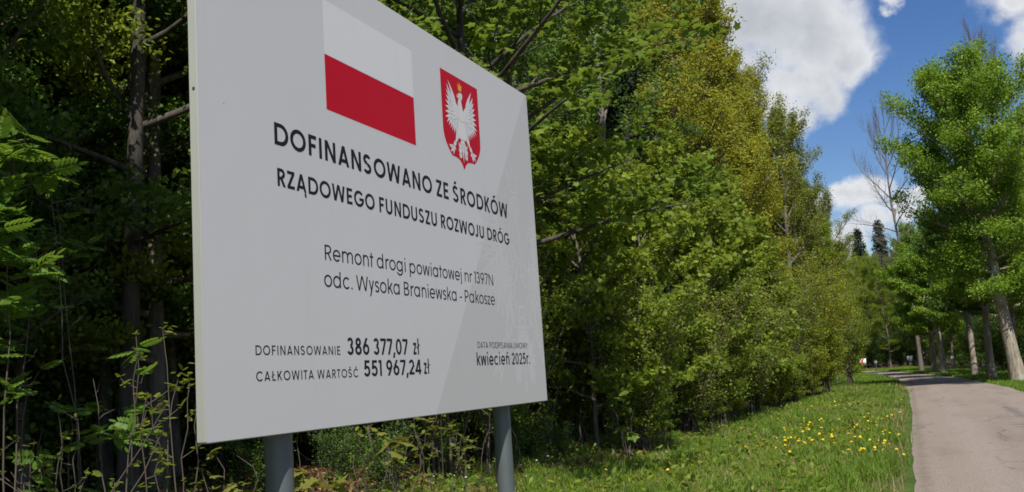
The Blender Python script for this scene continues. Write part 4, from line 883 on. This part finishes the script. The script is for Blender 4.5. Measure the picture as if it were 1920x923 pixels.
def text(s, u0, u1, v, cap, weight, label, track=0.0, space=.30):
    G = glyphs(weight); x = 0; P = []; words_ = []; w0 = 0
    for ch in s:
        if ch == ' ': x += space+track; words_.append((w0, len(P))); w0 = len(P); continue
        adv, ps = G[ch]; P += [[(x+a, b) for a, b in p] for p in ps]; x += adv+track
    words_.append((w0, len(P)))
    mx = max(a for p in P for a, b in p); mn = min(a for p in P for a, b in p); k = (u1-u0)/(mx-mn)
    for word, (i0, i1) in zip(s.split(), words_):
        mb = MB()
        for i, p in enumerate(P[i0:i1]):
            p = [(u0+(a-mn)*k, -.00095-(i % 40)*1.5e-6, BZ+v+b*cap) for a, b in p]
            mb.add(p, [tuple(range(len(p)))])
        mb.build('lettering', MBLK, board)['label'] = label.split()[0]+' lettering '+word
text('DOFINANSOWANO ZE ŚRODKÓW', .2628, 1.6607, .6695, .0535, .195, 'bold line DOFINANSOWANO ZE ŚRODKÓW', .03)
text('RZĄDOWEGO FUNDUSZU ROZWOJU DRÓG', .2692, 1.6628, .5710, .0430, .19, 'bold line RZĄDOWEGO FUNDUSZU ROZWOJU DRÓG', .03)
text('Remont drogi powiatowej nr 1397N', .4548, 1.4905, .4128, .0383, .118, 'light line Remont drogi powiatowej nr 1397N')
text('odc. Wysoka Braniewska - Pakosze', .4472, 1.4951, .3455, .0390, .118, 'light line odc. Wysoka Braniewska - Pakosze')
text('DOFINANSOWANIE', .1681, .5062, .1776, .0212, .145, 'small line DOFINANSOWANIE', .12)
text('386 377,07', .5397, .8575, .1775, .0435, .175, 'bold amount 386 377,07', .01, .30)
text('zł', .889, .9312, .1775, .0435, .175, 'bold currency letters zł')
text('CAŁKOWITA WARTOŚĆ', .1676, .5860, .1205, .0212, .145, 'small line CAŁKOWITA WARTOŚĆ', .12)
text('551 967,24', .6155, .931, .1210, .0420, .175, 'bold amount 551 967,24', .01, .36)
text('zł', .948, .9875, .1210, .0420, .175, 'bold currency letters zł after the total')
text('DATA PODPISANIA UMOWY:', 1.3291, 1.7748, .1978, .0205, .135, 'small line DATA PODPISANIA UMOWY:', .03)
text('kwiecień 2025r.', 1.3168, 1.7829, .1410, .0410, .165, 'bold line kwiecień 2025r.', .02)
# marks on the panel
for u, y_, z in ((.0, D*.5, .7387),):
    sb = MB(); sb.tube([(-.0012, y_-.001, BZ+z), (.0005, y_-.001, BZ+z)], [.0035, .0035], 10, True); sb.build('rivet', MSC, board)
sb = MB(); sb.tube([(.0834, -.0012, BZ+.7243), (.0834, 0, BZ+.7243)], [.0011, .0011], 8, True); sb.build('rivet', MSC, board)
# posts stand behind the panel on two horizontal clamp rails
for u, r in ((.320, .0325), (1.619, .0305)):
    pm = MB(); y_ = D+.004+r
    pm.tube([(u, y_, -.4), (u, y_, 1.0), (u, y_, BZ+BV-.06)], [r, r, r], 28, False)
    t_ = np.linspace(0, 2*pi, 17)[:-1]; pm.add([(u+r*cos(a), y_+r*sin(a), BZ+BV-.06) for a in t_]+[(u, y_, BZ+BV-.052)], [(i, (i+1) % 16, 16) for i in range(16)])
    pm.build('post', MZ, board, True)
    for zz in (.22, .95):
        cm_ = MB(); cm_.tube([(u-.045, y_, BZ+zz), (u+.045, y_, BZ+zz)], .001, 4); cm_ = MB()
        cm_.box((u-.05, D, BZ+zz-.015), (u+.05, D+.003, BZ+zz+.015)); cm_.box((u-.05, y_+r, BZ+zz-.015), (u+.05, y_+r+.004, BZ+zz+.015)); cm_.build('post_clamp', MZ, board)

# ------------------------------------------------------------------ signs at the bend
MRS = plain('reflective_red', (.55, .015, .02), .5); MWS = plain('reflective_white', (.75, .75, .76), .5); MGS = plain('shade_dimmed_sheet', (.15, .155, .16), .6); MDK = plain('dark_sheet', (.035, .035, .04), .6)  # grey sheet stands for a white board, shade put into its colour
def chevron(x, y, dark, label, w=.72):
    o = empty('chevron_sign', (x, y, float(ground_z(x, y))), rad(8)); tag(o, label, 'road sign')
    b = MB(); z0 = .62; b.box((-w/2, 0, z0), (w/2, .02, z0+w)); b.build('board', MWS if not dark else MGS, o)
    p = MB(); p.tube([(0, .045, -.3), (0, .045, z0+w*.9)], [.028, .028], 10, True); p.build('post', MZ, o, True)
    k = MB(); c = z0+w/2; t = w*.26
    a = [(.02, c), (.26*w+.02, c+w*.47), (.26*w+.02+t, c+w*.47), (.02+t, c), (.26*w+.02+t, c-w*.47), (.26*w+.02, c-w*.47)]
    a = [(x_-.30*w, z) for x_, z in a]; k.add([(x_, -.004, z) for x_, z in a], [(0, 1, 2, 3), (0, 3, 4, 5)])
    for sx_ in ((-w*.5+.004, -w*.40),) if not dark else ():
        k.add([(sx_[0], -.004, z0+.01), (sx_[1], -.004, z0+.01), (sx_[1]+.0, -.004, c-w*.12), (sx_[0], -.004, c-w*.12)], [(0, 1, 2, 3)])
    k.build('chevron', MDK if dark else MRS, o)
chevron(X(1617, 122.5), 122.5, False, 'red and white chevron sign facing the road at the bend')
chevron(X(1705, 119), 119, True, 'dark and white chevron sign standing in the shade at the bend', .6)
def delineator(x, y, label):
    o = empty('marker_post', (x, y, float(ground_z(x, y)))); tag(o, label, 'marker post')
    p = MB(); p.tube([(0, 0, -.2), (0, 0, 1.12)], [.030, .030], 10, True); p.build('post', MZ, o, True)
    d = MB(); a = np.linspace(0, 2*pi, 17)[:-1]; d.add([(.11*cos(t), -.034, 1.16+.11*sin(t)) for t in a]+[(.11*cos(t), -.02, 1.16+.11*sin(t)) for t in a], [tuple(range(15, -1, -1)), tuple(range(16, 32))]); d.add([(.11*cos(t), yy, 1.16+.11*sin(t)) for yy in (-.034, -.02) for t in a], [(i, (i+1) % 16, 16+(i+1) % 16, 16+i) for i in range(16)]); d.build('reflector', plain('grey_reflector', (.20, .20, .20), .6), o)
delineator(X(1641, 79), 79, 'thin marker post with round grey disc in the verge, nearer the chevron signs')
delineator(X(1784, 75), 75.0, 'thin marker post with round grey disc across the road in the tree shade')
